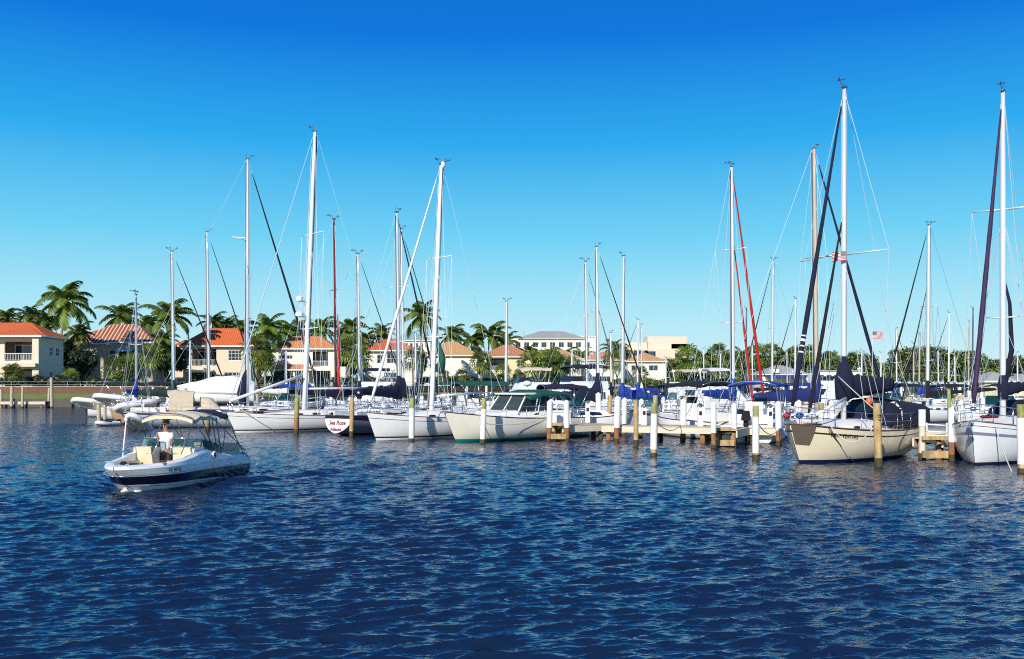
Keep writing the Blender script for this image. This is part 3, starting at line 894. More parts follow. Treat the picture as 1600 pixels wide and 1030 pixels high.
    def skin(nm, verts, edges, radii, mat, parent, sub=2, rootv=0):
        me = bpy.data.meshes.new(nm); me.from_pydata([tuple(base+Vector(v)) for v in verts], edges, [])
        me.materials.append(mat)
        o = bpy.data.objects.new(nm, me); col.objects.link(o); o.parent = parent
        sm = o.modifiers.new('Skin', 'SKIN'); sm.use_smooth_shade = True
        for i, sv in enumerate(me.skin_vertices[0].data):
            r = radii[i]; sv.radius = (r, r) if not isinstance(r, tuple) else r
            sv.use_root = (i == rootv)
        ss = o.modifiers.new('Sub', 'SUBSURF'); ss.levels = sub; ss.render_levels = sub
        return o
    # x forward, y port: he faces the bow and stands leaning slightly to starboard, one hand on the wheel
    V = [(0, 0, .86), (0, 0, .98), (0, 0, 1.14), (0, 0, 1.32), (.01, 0, 1.41), (.02, 0, 1.49), (.03, 0, 1.58), (.03, 0, 1.68),      # 0-7 pelvis..head
         (0, .19, 1.36), (-.02, .25, 1.14), (.16, .22, .96), (.24, .20, .92),      # port arm, hand resting low 8-11
         (0, -.19, 1.36), (-.06, -.29, 1.16), (-.30, -.38, 1.02), (-.36, -.42, 1.0),     # starboard arm to the wheel 12-15
         (0, .10, .80), (.03, .12, .45), (0, .12, .07), (.13, .13, .03), (0, -.10, .80), (.03, -.12, .45), (0, -.12, .07), (.13, -.13, .03)]
    E = [(0, 1), (1, 2), (2, 3), (3, 4), (4, 5), (5, 6), (6, 7), (3, 8), (8, 9), (9, 10), (10, 11), (3, 12), (12, 13), (13, 14), (14, 15), (0, 16), (16, 17), (17, 18), (18, 19), (0, 20), (20, 21), (21, 22), (22, 23)]
    Rr = [(.11, .14), (.09, .12), (.08, .11), (.06, .09), .05, .055, (.085, .072), (.07, .06), .045, .045, .034, .036, .045, .045, .034, .036, .085, .058, .04, .035, .085, .058, .04, .035]
    body = skin('body', V, E, Rr, MT['skin'], dr)
    skin('shirt', [V[0][:2]+(.82,), V[1], V[2], V[3], (0, 0, 1.40), (0, .17, 1.325), (-.01, .225, 1.19), (0, -.17, 1.325), (-.03, -.245, 1.20)], [(0, 1), (1, 2), (2, 3), (3, 4), (3, 5), (5, 6), (3, 7), (7, 8)],
         [(.135, .17), (.132, .17), (.135, .185), (.115, .185), .078, .092, .085, .092, .085], MT['shirt'], dr)
    skin('shorts', [(0, 0, .92), (0, 0, .84), V[16], (.02, .12, .55), V[20], (.02, -.12, .55)], [(0, 1), (1, 2), (2, 3), (1, 4), (4, 5)], [(.128, .16), (.125, .16), .098, .085, .098, .085], MT['shorts'], dr)
    h = MB(); c0 = base+Vector((.015, 0, 1.665)); h.ball(c0+Vector((-.025, 0, .012)), (.098, .084, .088), 12, 8); h2 = h.build('hair', MT['hair'], dr, True)
    fc = MB(); c1 = base+Vector((.115, 0, 1.60)); fc.box(c1, (.03, .024, .045), taper=.6); fc.box(base+Vector((.10, 0, 1.555)), (.02, .05, .012)); fc.build('nose_and_mouth', P('face_skin', (.40, .17, .10), .5), body)
    for sd_ in (-1, 1):
        e = MB(); e.ball(base+Vector((.03, sd_*.078, 1.61)), (.02, .012, .032), 8, 6); e.build('ear', MT['skin'], body, True)
    sg = MB()
    for sd_ in (-1, 1):
        sg.box(base+Vector((.108, sd_*.032, 1.628)), (.012, .05, .032)); sg.box(base+Vector((.06, sd_*.076, 1.632)), (.1, .006, .01))
    sg.box(base+Vector((.110, 0, 1.634)), (.008, .03, .008)); sg.build('sunglasses', MT['black'], dr)
    for nm, hp, dirv in (('port', Vector((.24, .20, .92)), Vector((.5, -.05, -.4))), ('starboard', Vector((-.36, -.42, 1.0)), Vector((-.6, -.35, .1)))):
        dv = dirv.normalized(); sidev = dv.cross(Vector((0, 0, 1))).normalized(); dn = sidev.cross(dv).normalized()
        for k in range(4):
            a = base+hp+dv*.03+sidev*(-.03+.02*k); ln = (.07, .08, .075, .06)[k]
            f = MB(); f.tube([a, a+dv*ln*.5+dn*.004, a+dv*ln*.85-dn*.022, a+dv*ln*.8-dn*.045], [.010, .0095, .009, .007], 6); f.build('finger', MT['skin'], body, True)
        a = base+hp+sidev*.03; f = MB(); f.tube([a-dv*.01, a+sidev*.02+dv*.03-dn*.01, a+sidev*.012+dv*.055-dn*.03], [.012, .011, .008], 6); f.build('thumb', MT['skin'], body, True)
    # bow foam where the stem cuts the water
    fm = MB()
    for i in range(70):
        a = rnd.random()**1.6; s_ = rnd.choice((-1, 1)); r = .04+rnd.random()*.08
        x = 2.0-a*1.5+rnd.uniform(-.1, .1); y = s_*(.06+a*.75+rnd.uniform(0, .18))
        fm.ball((x, y, .02), (r*1.4, r, r*.4), 7, 5, .25)
    fo = fm.build('bow_foam', MT['foam'], None, True); fo.location = (cx, cy, 0); fo.rotation_euler = (0, 0, R(phi))
    tag(fo, 'white foam where the moving speedboat stem cuts the water', 'foam', kind='stuff')
    return root, (cx, cy, th)
# ------------------------------------------------------------------ plants
def frond(m, o, az, el, ln, droop, tw, tint, leafw=.10, pairs=21, lk=.30, twist=0):
    pts = []; p = Vector(o); e = el
    n = 9
    for i in range(n+1):
        pts.append(p.copy())
        p = p + Vector((math.cos(az)*math.cos(e), math.sin(az)*math.cos(e), math.sin(e)))*(ln/n)
        e -= droop/n*(.5+i/n)
    m.tint = tint
    for i in range(n):
        d = (pts[i+1]-pts[i]).normalized(); sd = d.cross(Vector((0, 0, 1))).normalized()
        w = .05*(1-i/n)+.015
        m.add([pts[i]-sd*w, pts[i]+sd*w, pts[i+1]+sd*w*.8, pts[i+1]-sd*w*.8], [(0, 1, 2, 3)])
    for k in range(pairs):
        f = .12+.88*(k+.5)/pairs; i = min(n-1, int(f*n)); r = f*n-i
        q = pts[i].lerp(pts[i+1], r); d = (pts[i+1]-pts[i]).normalized(); sd = d.cross(Vector((0, 0, 1))).normalized()
        l = ln*lk*(math.sin(math.pi*min(1, f*.92+.08))**.6)*rnd.uniform(.8, 1.1)
        for s in (-1, 1):
            dr = (sd*s*math.cos(twist)+d*.55+Vector((0, 0, -tw*rnd.uniform(.6, 1.3)))).normalized()
            mid = q+dr*l*.5; tip = q+(dr+Vector((0, 0, -.35*tw))).normalized()*l
            m.tint = max(0, min(1, tint+rnd.uniform(-.18, .18)))
            wv = d*leafw*.30
            m.add([q-wv, q+wv, mid+wv*.9, tip, mid-wv*.9], [(0, 1, 2, 3, 4)])
    m.tint = 1.0

def coconut_crown(name_seed, R_, n=19):
    rnd.seed(name_seed); m = MB()
    for i in range(n):
        f = i/n; az = i*2.39996+rnd.uniform(-.25, .25)
        el = R(78-118*f)+rnd.uniform(-.12, .12)
        ln = R_*rnd.uniform(.95, 1.3)
        # wind pushes the crown a little towards +x
        az = math.atan2(math.sin(az), math.cos(az)+.22)
        frond(m, (0.05*math.cos(az), .05*math.sin(az), 0), az, el, ln, 1.2+.9*(1-f)+rnd.uniform(-.1, .4), .5, (.25+.5*rnd.random()) if f < .8 else (.75+.25*rnd.random()))
    for k in range(7):
        pass
    return m

def fan_crown(seed, R_, n=24):
    rnd.seed(seed); m = MB()
    for i in range(n):
        f = i/n; az = i*2.39996+rnd.uniform(-.3, .3); el = R(80-130*f)
        o = Vector((0, 0, 0)); d = Vector((math.cos(az)*math.cos(el), math.sin(az)*math.cos(el), math.sin(el)))
        st = d*R_*.5; sd = d.cross(Vector((0, 0, 1))); sd = sd.normalized() if sd.length > .05 else Vector((1, 0, 0)); up = sd.cross(d)
        m.tint = .3
        m.add([o-sd*.025, o+sd*.025, st+sd*.02, st-sd*.02], [(0, 1, 2, 3)])
        t0 = .2+.6*rnd.random() if f < .8 else .8
        for k in range(11):
            a = R(-100+200*k/10)
            dr = (d*math.cos(a)+sd*math.sin(a)+up*-.15).normalized(); l = R_*.62*rnd.uniform(.8, 1.15)
            w = dr.cross(up).normalized()*.045*R_
            m.tint = max(0, min(1, t0+rnd.uniform(-.15, .2)))
            tip = st+dr*l+Vector((0, 0, -.28*l))
            m.add([st, st+dr*l*.6+w, tip, st+dr*l*.6-w], [(0, 1, 2, 3)])
    m.tint = 1.0
    return m

def leaf_mass(seed, lobes, count, size, lowdark=True):
    rnd.seed(seed); m = MB()
    zmin = min(l[0][2]-l[1][2] for l in lobes); zmax = max(l[0][2]+l[1][2] for l in lobes)
    wts = [l[1][0]*l[1][1]+l[1][2]*l[1][0] for l in lobes]; W = sum(wts)
    for (c, r), w in zip(lobes, wts):
        for _ in range(int(count*w/W)):
            v = Vector((rnd.gauss(0, 1), rnd.gauss(0, 1), rnd.gauss(0, 1))).normalized()
            q = rnd.uniform(.72, 1.08)+.10*math.sin(v.x*7+c[0])*math.sin(v.z*6+c[1])
            p = Vector((c[0]+v.x*r[0]*q, c[1]+v.y*r[1]*q, c[2]+v.z*r[2]*q))
            a = Vector((rnd.gauss(0, 1), rnd.gauss(0, 1), rnd.gauss(0, .6))).normalized()
            b = a.cross(v+Vector((0, 0, .3))).normalized()
            s_ = size*rnd.uniform(.5, 1.2)
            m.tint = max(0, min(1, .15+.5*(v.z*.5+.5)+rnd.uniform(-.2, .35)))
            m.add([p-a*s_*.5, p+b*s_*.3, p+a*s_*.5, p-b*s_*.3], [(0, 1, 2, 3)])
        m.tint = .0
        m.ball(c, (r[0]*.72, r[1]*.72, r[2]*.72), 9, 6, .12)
    m.tint = 1.0
    return m

_crowns = {}
def crown_mesh(kind, var):
    key = (kind, var)
    if key not in _crowns:
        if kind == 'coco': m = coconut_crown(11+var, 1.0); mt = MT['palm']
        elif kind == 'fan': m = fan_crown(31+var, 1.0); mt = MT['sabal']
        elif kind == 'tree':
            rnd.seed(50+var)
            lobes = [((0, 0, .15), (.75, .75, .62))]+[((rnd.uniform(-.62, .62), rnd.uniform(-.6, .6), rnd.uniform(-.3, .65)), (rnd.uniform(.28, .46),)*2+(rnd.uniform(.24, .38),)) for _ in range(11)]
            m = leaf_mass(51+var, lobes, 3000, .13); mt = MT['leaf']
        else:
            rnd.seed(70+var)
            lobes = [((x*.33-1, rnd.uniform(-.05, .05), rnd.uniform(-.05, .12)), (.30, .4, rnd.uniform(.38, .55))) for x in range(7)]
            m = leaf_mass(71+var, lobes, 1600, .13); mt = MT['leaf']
        o = m.build('crown', mt); me = o.data; bpy.data.objects.remove(o)
        _crowns[key] = me
    return _crowns[key]

def add_crown(root, kind, var, loc, s, rz, name='crown'):
    o = bpy.data.objects.new(name, crown_mesh(kind, var)); col.objects.link(o); o.parent = root
    o.location = loc; o.scale = s if hasattr(s, '__len__') else (s, s, s); o.rotation_euler = (0, 0, rz)
    return o

def palm(px, py, r, d, label, zb=2.3, kind='coco', lean=None, group=None, tr=.17):
    """crown centre at px, py; crown radius r in photo pixels"""
    x, z = WX(px, d), WZ(py, d); Rm = r*1.12*d/FPX
    rr = random.Random(px*7+int(py))
    ln = rr.uniform(-.6, .6) if lean is None else lean
    root = empty('palm_tree', (x-ln, d, zb)); tag(root, label, 'palm tree', group)
    h = z-zb; m = MB(); n = 8
    pts = [(ln*(i/n)**1.8, .1*math.sin(i), h*i/n-.3*(i == 0)) for i in range(n+1)]
    m.tube(pts, [tr*(1.35-.5*i/n) if i else tr*1.7 for i in range(n+1)], 8)
    m.build('trunk', MT['trunk'], root, True)
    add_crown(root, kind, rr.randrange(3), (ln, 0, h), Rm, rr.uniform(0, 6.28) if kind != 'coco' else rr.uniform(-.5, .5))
    if kind == 'coco' and r > 22:
        c = MB()
        for k in range(6):
            a = k*1.05; c.ball((ln+.28*math.cos(a), .28*math.sin(a), h-.32), (.15, .15, .18), 7, 5)
        c.build('coconut', MT['gold'], root, True) if False else c.build('coconut_cluster', MT['bark'], root, True)
    return root

def tree(px, py, rx, rz_, d, label, zb=1.6, group=None):
    if d > 225: t_ = py-rz_; py = (t_+604)/2; rz_ = (604-t_)/2
    x, z = WX(px, d), WZ(py, d); Rx = rx*d/FPX*1.12; Rz = rz_*d/FPX
    rr = random.Random(px*3+1)
    root = empty('broadleaf_tree', (x, d, zb)); tag(root, label, 'tree', group)
    h = max(.6, z-zb-Rz*.3); m = MB()
    m.tube([(0, 0, -.2), (.1, 0, h*.5), (0, 0, h)], [.3, .22, .14], 7)
    for k in range(4):
        a = k*1.6+px; m.tube([(0, 0, h*.55), (math.cos(a)*Rx*.3, math.sin(a)*Rx*.3, h*.85), (math.cos(a)*Rx*.5, math.sin(a)*Rx*.5, h)], [.12, .08, .05], 5)
    m.build('trunk', MT['bark'], root, True)
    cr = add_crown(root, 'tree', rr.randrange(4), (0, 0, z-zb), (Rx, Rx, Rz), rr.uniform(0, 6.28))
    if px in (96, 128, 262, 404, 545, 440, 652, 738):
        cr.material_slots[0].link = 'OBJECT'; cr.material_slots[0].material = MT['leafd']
    return root

def bush(px, py, rx, rz_, d, label, zb=1.5, group=None, name='hedge', cat='hedge'):
    x, z = WX(px, d), WZ(py, d); Rx = rx*d/FPX; Rz = rz_*d/FPX*2
    root = empty(name, (x, d, zb)); tag(root, label, cat, group)
    cr = add_crown(root, 'bush', random.Random(px).randrange(3), (0, 0, z-zb), (Rx, max(1.2, Rz), Rz), 0, 'foliage')
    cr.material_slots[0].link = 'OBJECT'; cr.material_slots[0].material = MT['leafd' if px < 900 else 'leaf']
    m = MB()
    for k in range(4): m.tube([(-Rx*.7+Rx*.45*k, 0, -.1), (-Rx*.7+Rx*.45*k, 0, z-zb)], .05, 5)
    m.build('stem', MT['bark'], root)
    return root

# ------------------------------------------------------------------ buildings
def facade(m, p0, u, w, h, holes, th=.25, z0=0.0):
    """wall with rectangular openings; p0 the lower corner, u the unit vector along it; holes (a, b, z0, z1)"""
    xs = sorted(set([0, w]+[v for q in holes for v in q[:2]])); zs = sorted(set([0, h]+[v for q in holes for v in q[2:4]]))
    u = Vector(u); nrm = Vector((u.y, -u.x, 0))
    for i in range(len(xs)-1):
        run = None
        for j in range(len(zs)-1):
            cx_, cz = (xs[i]+xs[i+1])/2, (zs[j]+zs[j+1])/2
            solid = not any(q[0] < cx_ < q[1] and q[2] < cz < q[3] for q in holes)
            if solid and run is None: run = zs[j]
            if run is not None and (not solid or j == len(zs)-2):
                ze = zs[j+1] if solid else zs[j]
                a = Vector(p0)+u*xs[i]; b = Vector(p0)+u*xs[i+1]; t = -nrm*th
                v = [a+Vector((0, 0, run)), b+Vector((0, 0, run)), b+t+Vector((0, 0, run)), a+t+Vector((0, 0, run))]
                v += [q+Vector((0, 0, ze-run)) for q in v]
                f = [(0, 3, 2, 1), (4, 5, 6, 7), (0, 1, 5, 4), (1, 2, 6, 5), (2, 3, 7, 6), (3, 0, 4, 7)]
                m.add(v, f); run = None
    return m

def window_part(parent, p0, u, a, b, z0, z1, nx=2, nz=2, glass='hglass', frame='trimw', name='window'):
    u = Vector(u); nrm = Vector((u.y, -u.x, 0)); base = Vector(p0)-nrm*.12
    fm = MB(); ang = math.atan2(u.y, u.x); w = b-a; h = z1-z0; c = base+u*(a+b)/2
    def bar(s, z, lw, lh):
        q = base+u*s; fm.box((q.x, q.y, q.z+z), (lw, .07, lh), rz=ang)
    bar(a+.05, (z0+z1)/2, .10, h); bar(b-.05, (z0+z1)/2, .10, h)
    bar((a+b)/2, z0+.05, w-.2, .10); bar((a+b)/2, z1-.05, w-.2, .10)
    for k in range(1, nx): bar(a+w*k/nx, (z0+z1)/2, .06, h-.2)
    for k in range(1, nz): bar((a+b)/2, z0+h*k/nz, w-.2, .055)
    o = fm.build(name, MT[frame], parent)
    g = MB(); q = c-nrm*.06; g.box((q.x, q.y, q.z+(z0+z1)/2), (w-.02, .03, h-.02), rz=ang); g.build('pane', MT[glass], o)
    return o

def hip_roof(parent, x0, x1, y0, y1, z, rise, mat, over=.7, ridge=None, name='roof'):
    m = MB(); X0, X1, Y0, Y1 = x0-over, x1+over, y0-over, y1+over
    w, dp = X1-X0, Y1-Y0
    if ridge is None:
        if w > dp: r0, r1 = (X0+dp/2, (Y0+Y1)/2), (X1-dp/2, (Y0+Y1)/2)
        else: r0, r1 = ((X0+X1)/2, Y0+w/2), ((X0+X1)/2, Y1-w/2)
    else: r0, r1 = ridge
    th = .16
    v = [(X0, Y0, z), (X1, Y0, z), (X1, Y1, z), (X0, Y1, z), (r0[0], r0[1], z+rise), (r1[0], r1[1], z+rise)]
    if w > dp or (ridge and abs(r1[0]-r0[0]) > abs(r1[1]-r0[1])): f = [(0, 1, 5, 4), (1, 2, 5), (2, 3, 4, 5), (3, 0, 4)]
    else: f = [(0, 1, 4), (1, 2, 5, 4), (2, 3, 5), (3, 0, 4, 5)]
    f = [tuple(q) for q in f]+[(3, 2, 1, 0)]
    m.add(v, f)
    o = m.build(name, MT[mat], parent)
    e = MB()
    for cx_, cy_, sx, sy in (((X0+X1)/2, Y0, w+.1, .14), ((X0+X1)/2, Y1, w+.1, .14), (X0, (Y0+Y1)/2, .14, dp-.14), (X1, (Y0+Y1)/2, .14, dp-.14)):
        e.box((cx_, cy_, z-.09), (sx, sy, .24))
    e.build('eaves_board', MT['trimw'], o)
    return o

def villa(label, pxc, d, wid, dep, ze, zr, roof, wall='stucco', balcony=None, windows=(), low=None, zb=2.4, pxe=None, group='tile roofed villas behind the marina', extras=None, rz=0, ridge=None, mainbalc_w=.25):
    x = WX(pxc, d)
    root = empty('villa', (x, d, zb), R(rz)); tag(root, label, 'house', group)
    hw = wid/2; H_ = ze-zb
    holes = []
    if balcony: holes.append(balcony)
    for wdw in windows: holes.append(wdw[:4])
    if low: holes.append(low)
    p0 = (-hw, 0, 0)
    m = MB(); facade(m, p0, (1, 0, 0), wid, H_, holes)
    rh = [(dep*.3, dep*.3+1.2, H_*.62, H_*.62+1.3), (dep*.62, dep*.62+1.2, H_*.62, H_*.62+1.3), (dep*.3, dep*.3+1.1, 1.0, 2.3)]
    facade(m, (hw, .25, 0), (0, 1, 0), dep-.25, H_, rh)
    facade(m, (-hw, dep, 0), (0, -1, 0), dep-.25, H_, [])
    m.box((0, dep+.12, H_/2), (wid, .24, H_))
    W = m.build('wall', MT[wall], root)
    for q in rh: window_part(root, (hw, .25, 0), (0, 1, 0), *q)
    for wdw in windows: window_part(root, p0, (1, 0, 0), *wdw[:4], nx=wdw[4] if len(wdw) > 4 else 2, nz=wdw[5] if len(wdw) > 5 else 2)
    inn = MB(); inn.box((0, 3.2, H_/2), (wid-.6, .1, H_-.1)); inn.box((0, 1.7, H_*.5-.1), (wid-.55, 2.9, .12)); inn.build('inner_wall', MT['stuccog'], root)
    for q, nm in ((balcony, 'balcony_door'), (low, 'patio_door')):
        if q:
            window_part(root, (-hw, 2.2 if True else 0, 0), (1, 0, 0), q[0]+.25, q[1]-.25, q[2]+.02, q[3]-.35, nx=3, nz=1, name=nm)
    if balcony:
        a, b, z0, z1 = balcony; r = MB()
        r.box((-hw+(a+b)/2, -.06, z0+1.05), (b-a+.1, .07, .07)); r.box((-hw+(a+b)/2, -.06, z0+.12), (b-a, .05, .05))
        n = int((b-a)/.22)
        for k in range(n+1): r.box((-hw+a+(b-a)*k/n, -.06, z0+.58), (.03, .03, .88))
        r.build('railing', MT['trimw'], root)
    rr_ = hip_roof(root, -hw, hw, 0, dep, H_+.05, zr-ze, roof, ridge=ridge)
    if extras: extras(root, hw, dep, H_)
    return root
# ------------------------------------------------------------------ sky, sun, camera
w = bpy.data.worlds.new('World'); sc.world = w; w.use_nodes = True
nt = w.node_tree; N = nt.nodes; L_ = nt.links
bg = N['Background']; bg.inputs['Strength'].default_value = .1
SUN_AZ, SUN_EL = 204.0, 30.0      # clockwise from +Y
sky = N.new('ShaderNodeTexSky'); sky.sky_type = 'NISHITA'; sky.sun_disc = False
sky.sun_elevation = R(SUN_EL); sky.sun_rotation = R(SUN_AZ); sky.air_density = 1.0; sky.dust_density = .4; sky.ozone_density = 2.0
tc = N.new('ShaderNodeTexCoord'); sp = N.new('ShaderNodeSeparateXYZ'); L_.new(tc.outputs['Generated'], sp.inputs[0])
rp = N.new('ShaderNodeValToRGB'); L_.new(mathn(nt, 'MAXIMUM', sp.outputs[2], 0.0), rp.inputs[0])
SKY = [(0.0, (.68, .87, .91)), (.03, (.56, .85, .93)), (.08, (.40, .79, .94)), (.15, (.16, .64, .92)), (.24, (.022, .41, .87)), (.34, (.0, .185, .74)), (.5, (.004, .10, .44)), (1.0, (.008, .06, .28))]
el = rp.color_ramp.elements
el[0].position = SKY[0][0]; el[0].color = (*SKY[0][1], 1); el[1].position = SKY[-1][0]; el[1].color = (*SKY[-1][1], 1)
for p_, c_ in SKY[1:-1]:
    e_ = el.new(p_); e_.color = (*c_, 1)
vm = N.new('ShaderNodeVectorMath'); vm.operation = 'SCALE'; vm.inputs[3].default_value = 10.0
L_.new(rp.outputs[0], vm.inputs[0])
mx = mixc(nt, .965, sky.outputs[0], vm.outputs[0])
L_.new(mx, bg.inputs['Color'])
s = Vector((math.sin(R(SUN_AZ))*math.cos(R(SUN_EL)), math.cos(R(SUN_AZ))*math.cos(R(SUN_EL)), math.sin(R(SUN_EL))))
ld = bpy.data.lights.new('sun', 'SUN'); ld.energy = 5.0; ld.angle = R(.5); ld.color = (1.0, .94, .84)
lo = bpy.data.objects.new('sun', ld); col.objects.link(lo); lo.rotation_euler = (-s).to_track_quat('-Z', 'Y').to_euler(); lo.location = (0, 0, 50)
cd = bpy.data.cameras.new('camera'); cam = bpy.data.objects.new('camera', cd); col.objects.link(cam); sc.camera = cam
cam.location = (0, 0, CH); cam.rotation_euler = (R(90), 0, 0)
cd.sensor_width = 36; cd.lens = 36*FPX/1600; cd.shift_y = (HZ-515)/1600; cd.clip_end = 6000; cd.clip_start = .1
sc.view_settings.view_transform = 'Standard'; sc.view_settings.look = 'None'; sc.view_settings.exposure = 0
sc.cycles.max_bounces = 6; sc.cycles.transparent_max_bounces = 8; sc.cycles.use_denoising = False; sc.cycles.filter_width = 1.1; sc.cycles.sample_clamp_indirect = 4

# ------------------------------------------------------------------ water
def make_water(boat):
    bx_, by_, bth = boat
    rg = np.random.default_rng(5)
    ys = [4.0]
    while ys[-1] < 420: ys.append(ys[-1]+(.05 if ys[-1] < 8 else max(.030, .0033*ys[-1]) if ys[-1] < 70 else .03*ys[-1]))
    ys = np.array(ys); nc = 1150
    sx = np.linspace(-1, 1, nc)
    Y = np.repeat(ys[:, None], nc, 1); X = sx[None, :]*(.78*Y+5)
    Z = np.zeros_like(Y); DX = np.zeros_like(Y); DY = np.zeros_like(Y)
    step = np.where(Y < 70, np.maximum(.030, .0033*Y), .03*Y); stepx = (.78*Y+5)*2/nc
    wind = R(-71)
    for i in range(120):
        lam = .15*(.78/.15)**rg.random() if i < 112 else 1.3+1.6*rg.random()
        th = wind + rg.normal(0, .33)
        k = 2*math.pi/lam; kx, ky = k*math.cos(th), k*math.sin(th); ph = rg.random()*6.28
        slope = .037*(1 if lam < .36 else (.36/lam)**.8) if lam < 1.1 else .004
        a = slope/k
        dx_proj = np.maximum(step*abs(math.sin(th)), stepx*abs(math.cos(th)))
        fade = np.clip((lam/dx_proj-2.0)/1.8, 0, 1)
        A = kx*X+ky*Y+ph
        Z += a*fade*np.sin(A); c = np.cos(A)*a*fade*1.25; DX += c*math.cos(th); DY += c*math.sin(th)
    patch = .8+.35*np.sin(X*.11+Y*.05+1)*np.sin(Y*.09-X*.03)
    Z *= patch
    # wake of the moving boat: two arms trailing from the stem, and small swells beside it
    fx, fy = -math.cos(bth), -math.sin(bth)
    ax, ay = bx_+fx*2.2, by_+fy*2.2
    u = -((X-ax)*fx+(Y-ay)*fy); v = (X-ax)*(-fy)+(Y-ay)*fx
    for s_ in (-1, 1):
        off = v*s_-(.25+np.maximum(u, 0)*.36)
        amp = np.where(u > 0, np.exp(-np.maximum(u, 0)/14), 0)*np.clip(u/.8, 0, 1)
        Z += .15*amp*np.exp(-(off/(.28+.02*np.maximum(u, 0)))**2)*(1+.3*np.sin(u*2.2))
        Z -= .09*amp*np.exp(-((off-.75)/.4)**2)
        Z += .08*amp*np.exp(-((off-1.5)/.4)**2)
    inwake = (np.abs(v) < .25+np.maximum(u, 0)*.2) & (u > 5.2)
    Z += np.where(inwake, .03*np.sin(X*6.1+np.sin(Y*3.3)*2)*np.sin(Y*5.2+X*1.7)*np.exp(-np.maximum(u-5, 0)/10), 0)
    Xf = X+DX; Yf = Y+DY
    nr = len(ys)
    V = np.stack([Xf, Yf, Z], -1).reshape(-1, 3)
    idx = np.arange(nr*nc).reshape(nr, nc)
    F = np.stack([idx[:-1, :-1], idx[:-1, 1:], idx[1:, 1:], idx[1:, :-1]], -1).reshape(-1, 4)
    # flat outer sheet: behind the eye, beside and beyond, joined edge to edge
    ex = []
    verts = V.tolist(); faces = F.tolist()
    def q(p): verts.append(p); return len(verts)-1
    l0, r0 = verts[0][:], verts[nc-1][:]
    b0, b1 = q([-900, -300, 0]), q([900, -300, 0])
    lN, rN = q([-900, float(ys[-1]), 0]), q([900, float(ys[-1]), 0])
    faces.append([b0, b1, nc-1, 0])
    for i in range(nr-1):
        faces.append([lN, b0, i*nc, (i+1)*nc] if False else [i*nc, (i+1)*nc, lN if i > nr//2 else b0])
        faces.append([(i+1)*nc+nc-1, i*nc+nc-1, rN if i > nr//2 else b1])
    h_ = nr//2+1
    faces.append([lN, b0, h_*nc]); faces.append([b1, rN, h_*nc+nc-1])
    fL, fR = q([-2500, 3000, 0]), q([2500, 3000, 0])
    for i in range(nc-1): faces.append([(nr-1)*nc+i, (nr-1)*nc+i+1, fR if i >= nc//2 else fL])
    faces.append([fL, (nr-1)*nc+nc//2, fR]); faces.append([lN, (nr-1)*nc, fL]); faces.append([(nr-1)*nc+nc-1, rN, fR])
    me = bpy.data.meshes.new('water'); me.from_pydata(verts, [], faces)
    me.polygons.foreach_set('use_smooth', [True]*len(me.polygons))
    m, nt, N, L, b = newmat('rippled_water')
    b.inputs['Base Color'].default_value = (.007, .018, .047, 1)
    b.inputs['IOR'].default_value = 1.33
    b.inputs['Specular IOR Level'].default_value = .72
    tc = N.new('ShaderNodeTexCoord'); cdn = N.new('ShaderNodeCameraData')
    g = N.new('ShaderNodeNewGeometry'); ln = N.new('ShaderNodeVectorMath'); ln.operation = 'LENGTH'; L.new(g.outputs['Position'], ln.inputs[0])
    mp = N.new('ShaderNodeMapping'); mp.inputs['Scale'].default_value = (1, 1.9, 1); mp.inputs['Rotation'].default_value = (0, 0, R(8)); L.new(tc.outputs['Object'], mp.inputs[0])
    def nz(scale, det, dist=0.0):
        n = N.new('ShaderNodeTexNoise'); n.inputs['Scale'].default_value = scale; n.inputs['Detail'].default_value = det; n.inputs['Roughness'].default_value = .6; n.inputs['Distortion'].default_value = dist
        L.new(mp.outputs[0], n.inputs['Vector']); return n.outputs['Fac']
    n1, n2 = nz(4.5, 1.5, .5), nz(1.9, 2, .4)
    far = N.new('ShaderNodeMapRange'); far.inputs[1].default_value = 14; far.inputs[2].default_value = 60; L.new(ln.outputs['Value'], far.inputs[0])
    h = mathn(nt, 'ADD', mathn(nt, 'MULTIPLY', n1, .028), mathn(nt, 'MULTIPLY', mathn(nt, 'MULTIPLY', n2, far.outputs[0]), .085))
    bp = N.new('ShaderNodeBump'); bp.inputs['Strength'].default_value = 1.0; bp.inputs['Distance'].default_value = 1.0; L.new(h, bp.inputs['Height'])
    L.new(bp.outputs[0], b.inputs['Normal'])
    rg_ = N.new('ShaderNodeMapRange'); rg_.inputs[1].default_value = 8; rg_.inputs[2].default_value = 90; rg_.inputs[3].default_value = .03; rg_.inputs[4].default_value = .09; L.new(ln.outputs['Value'], rg_.inputs[0])
    L.new(rg_.outputs[0], b.inputs['Roughness'])
    me.materials.append(m)
    o = bpy.data.objects.new('water', me); col.objects.link(o); tag(o, kind='structure')
    return o

boat_root, boat = speedboat()
make_water(boat)

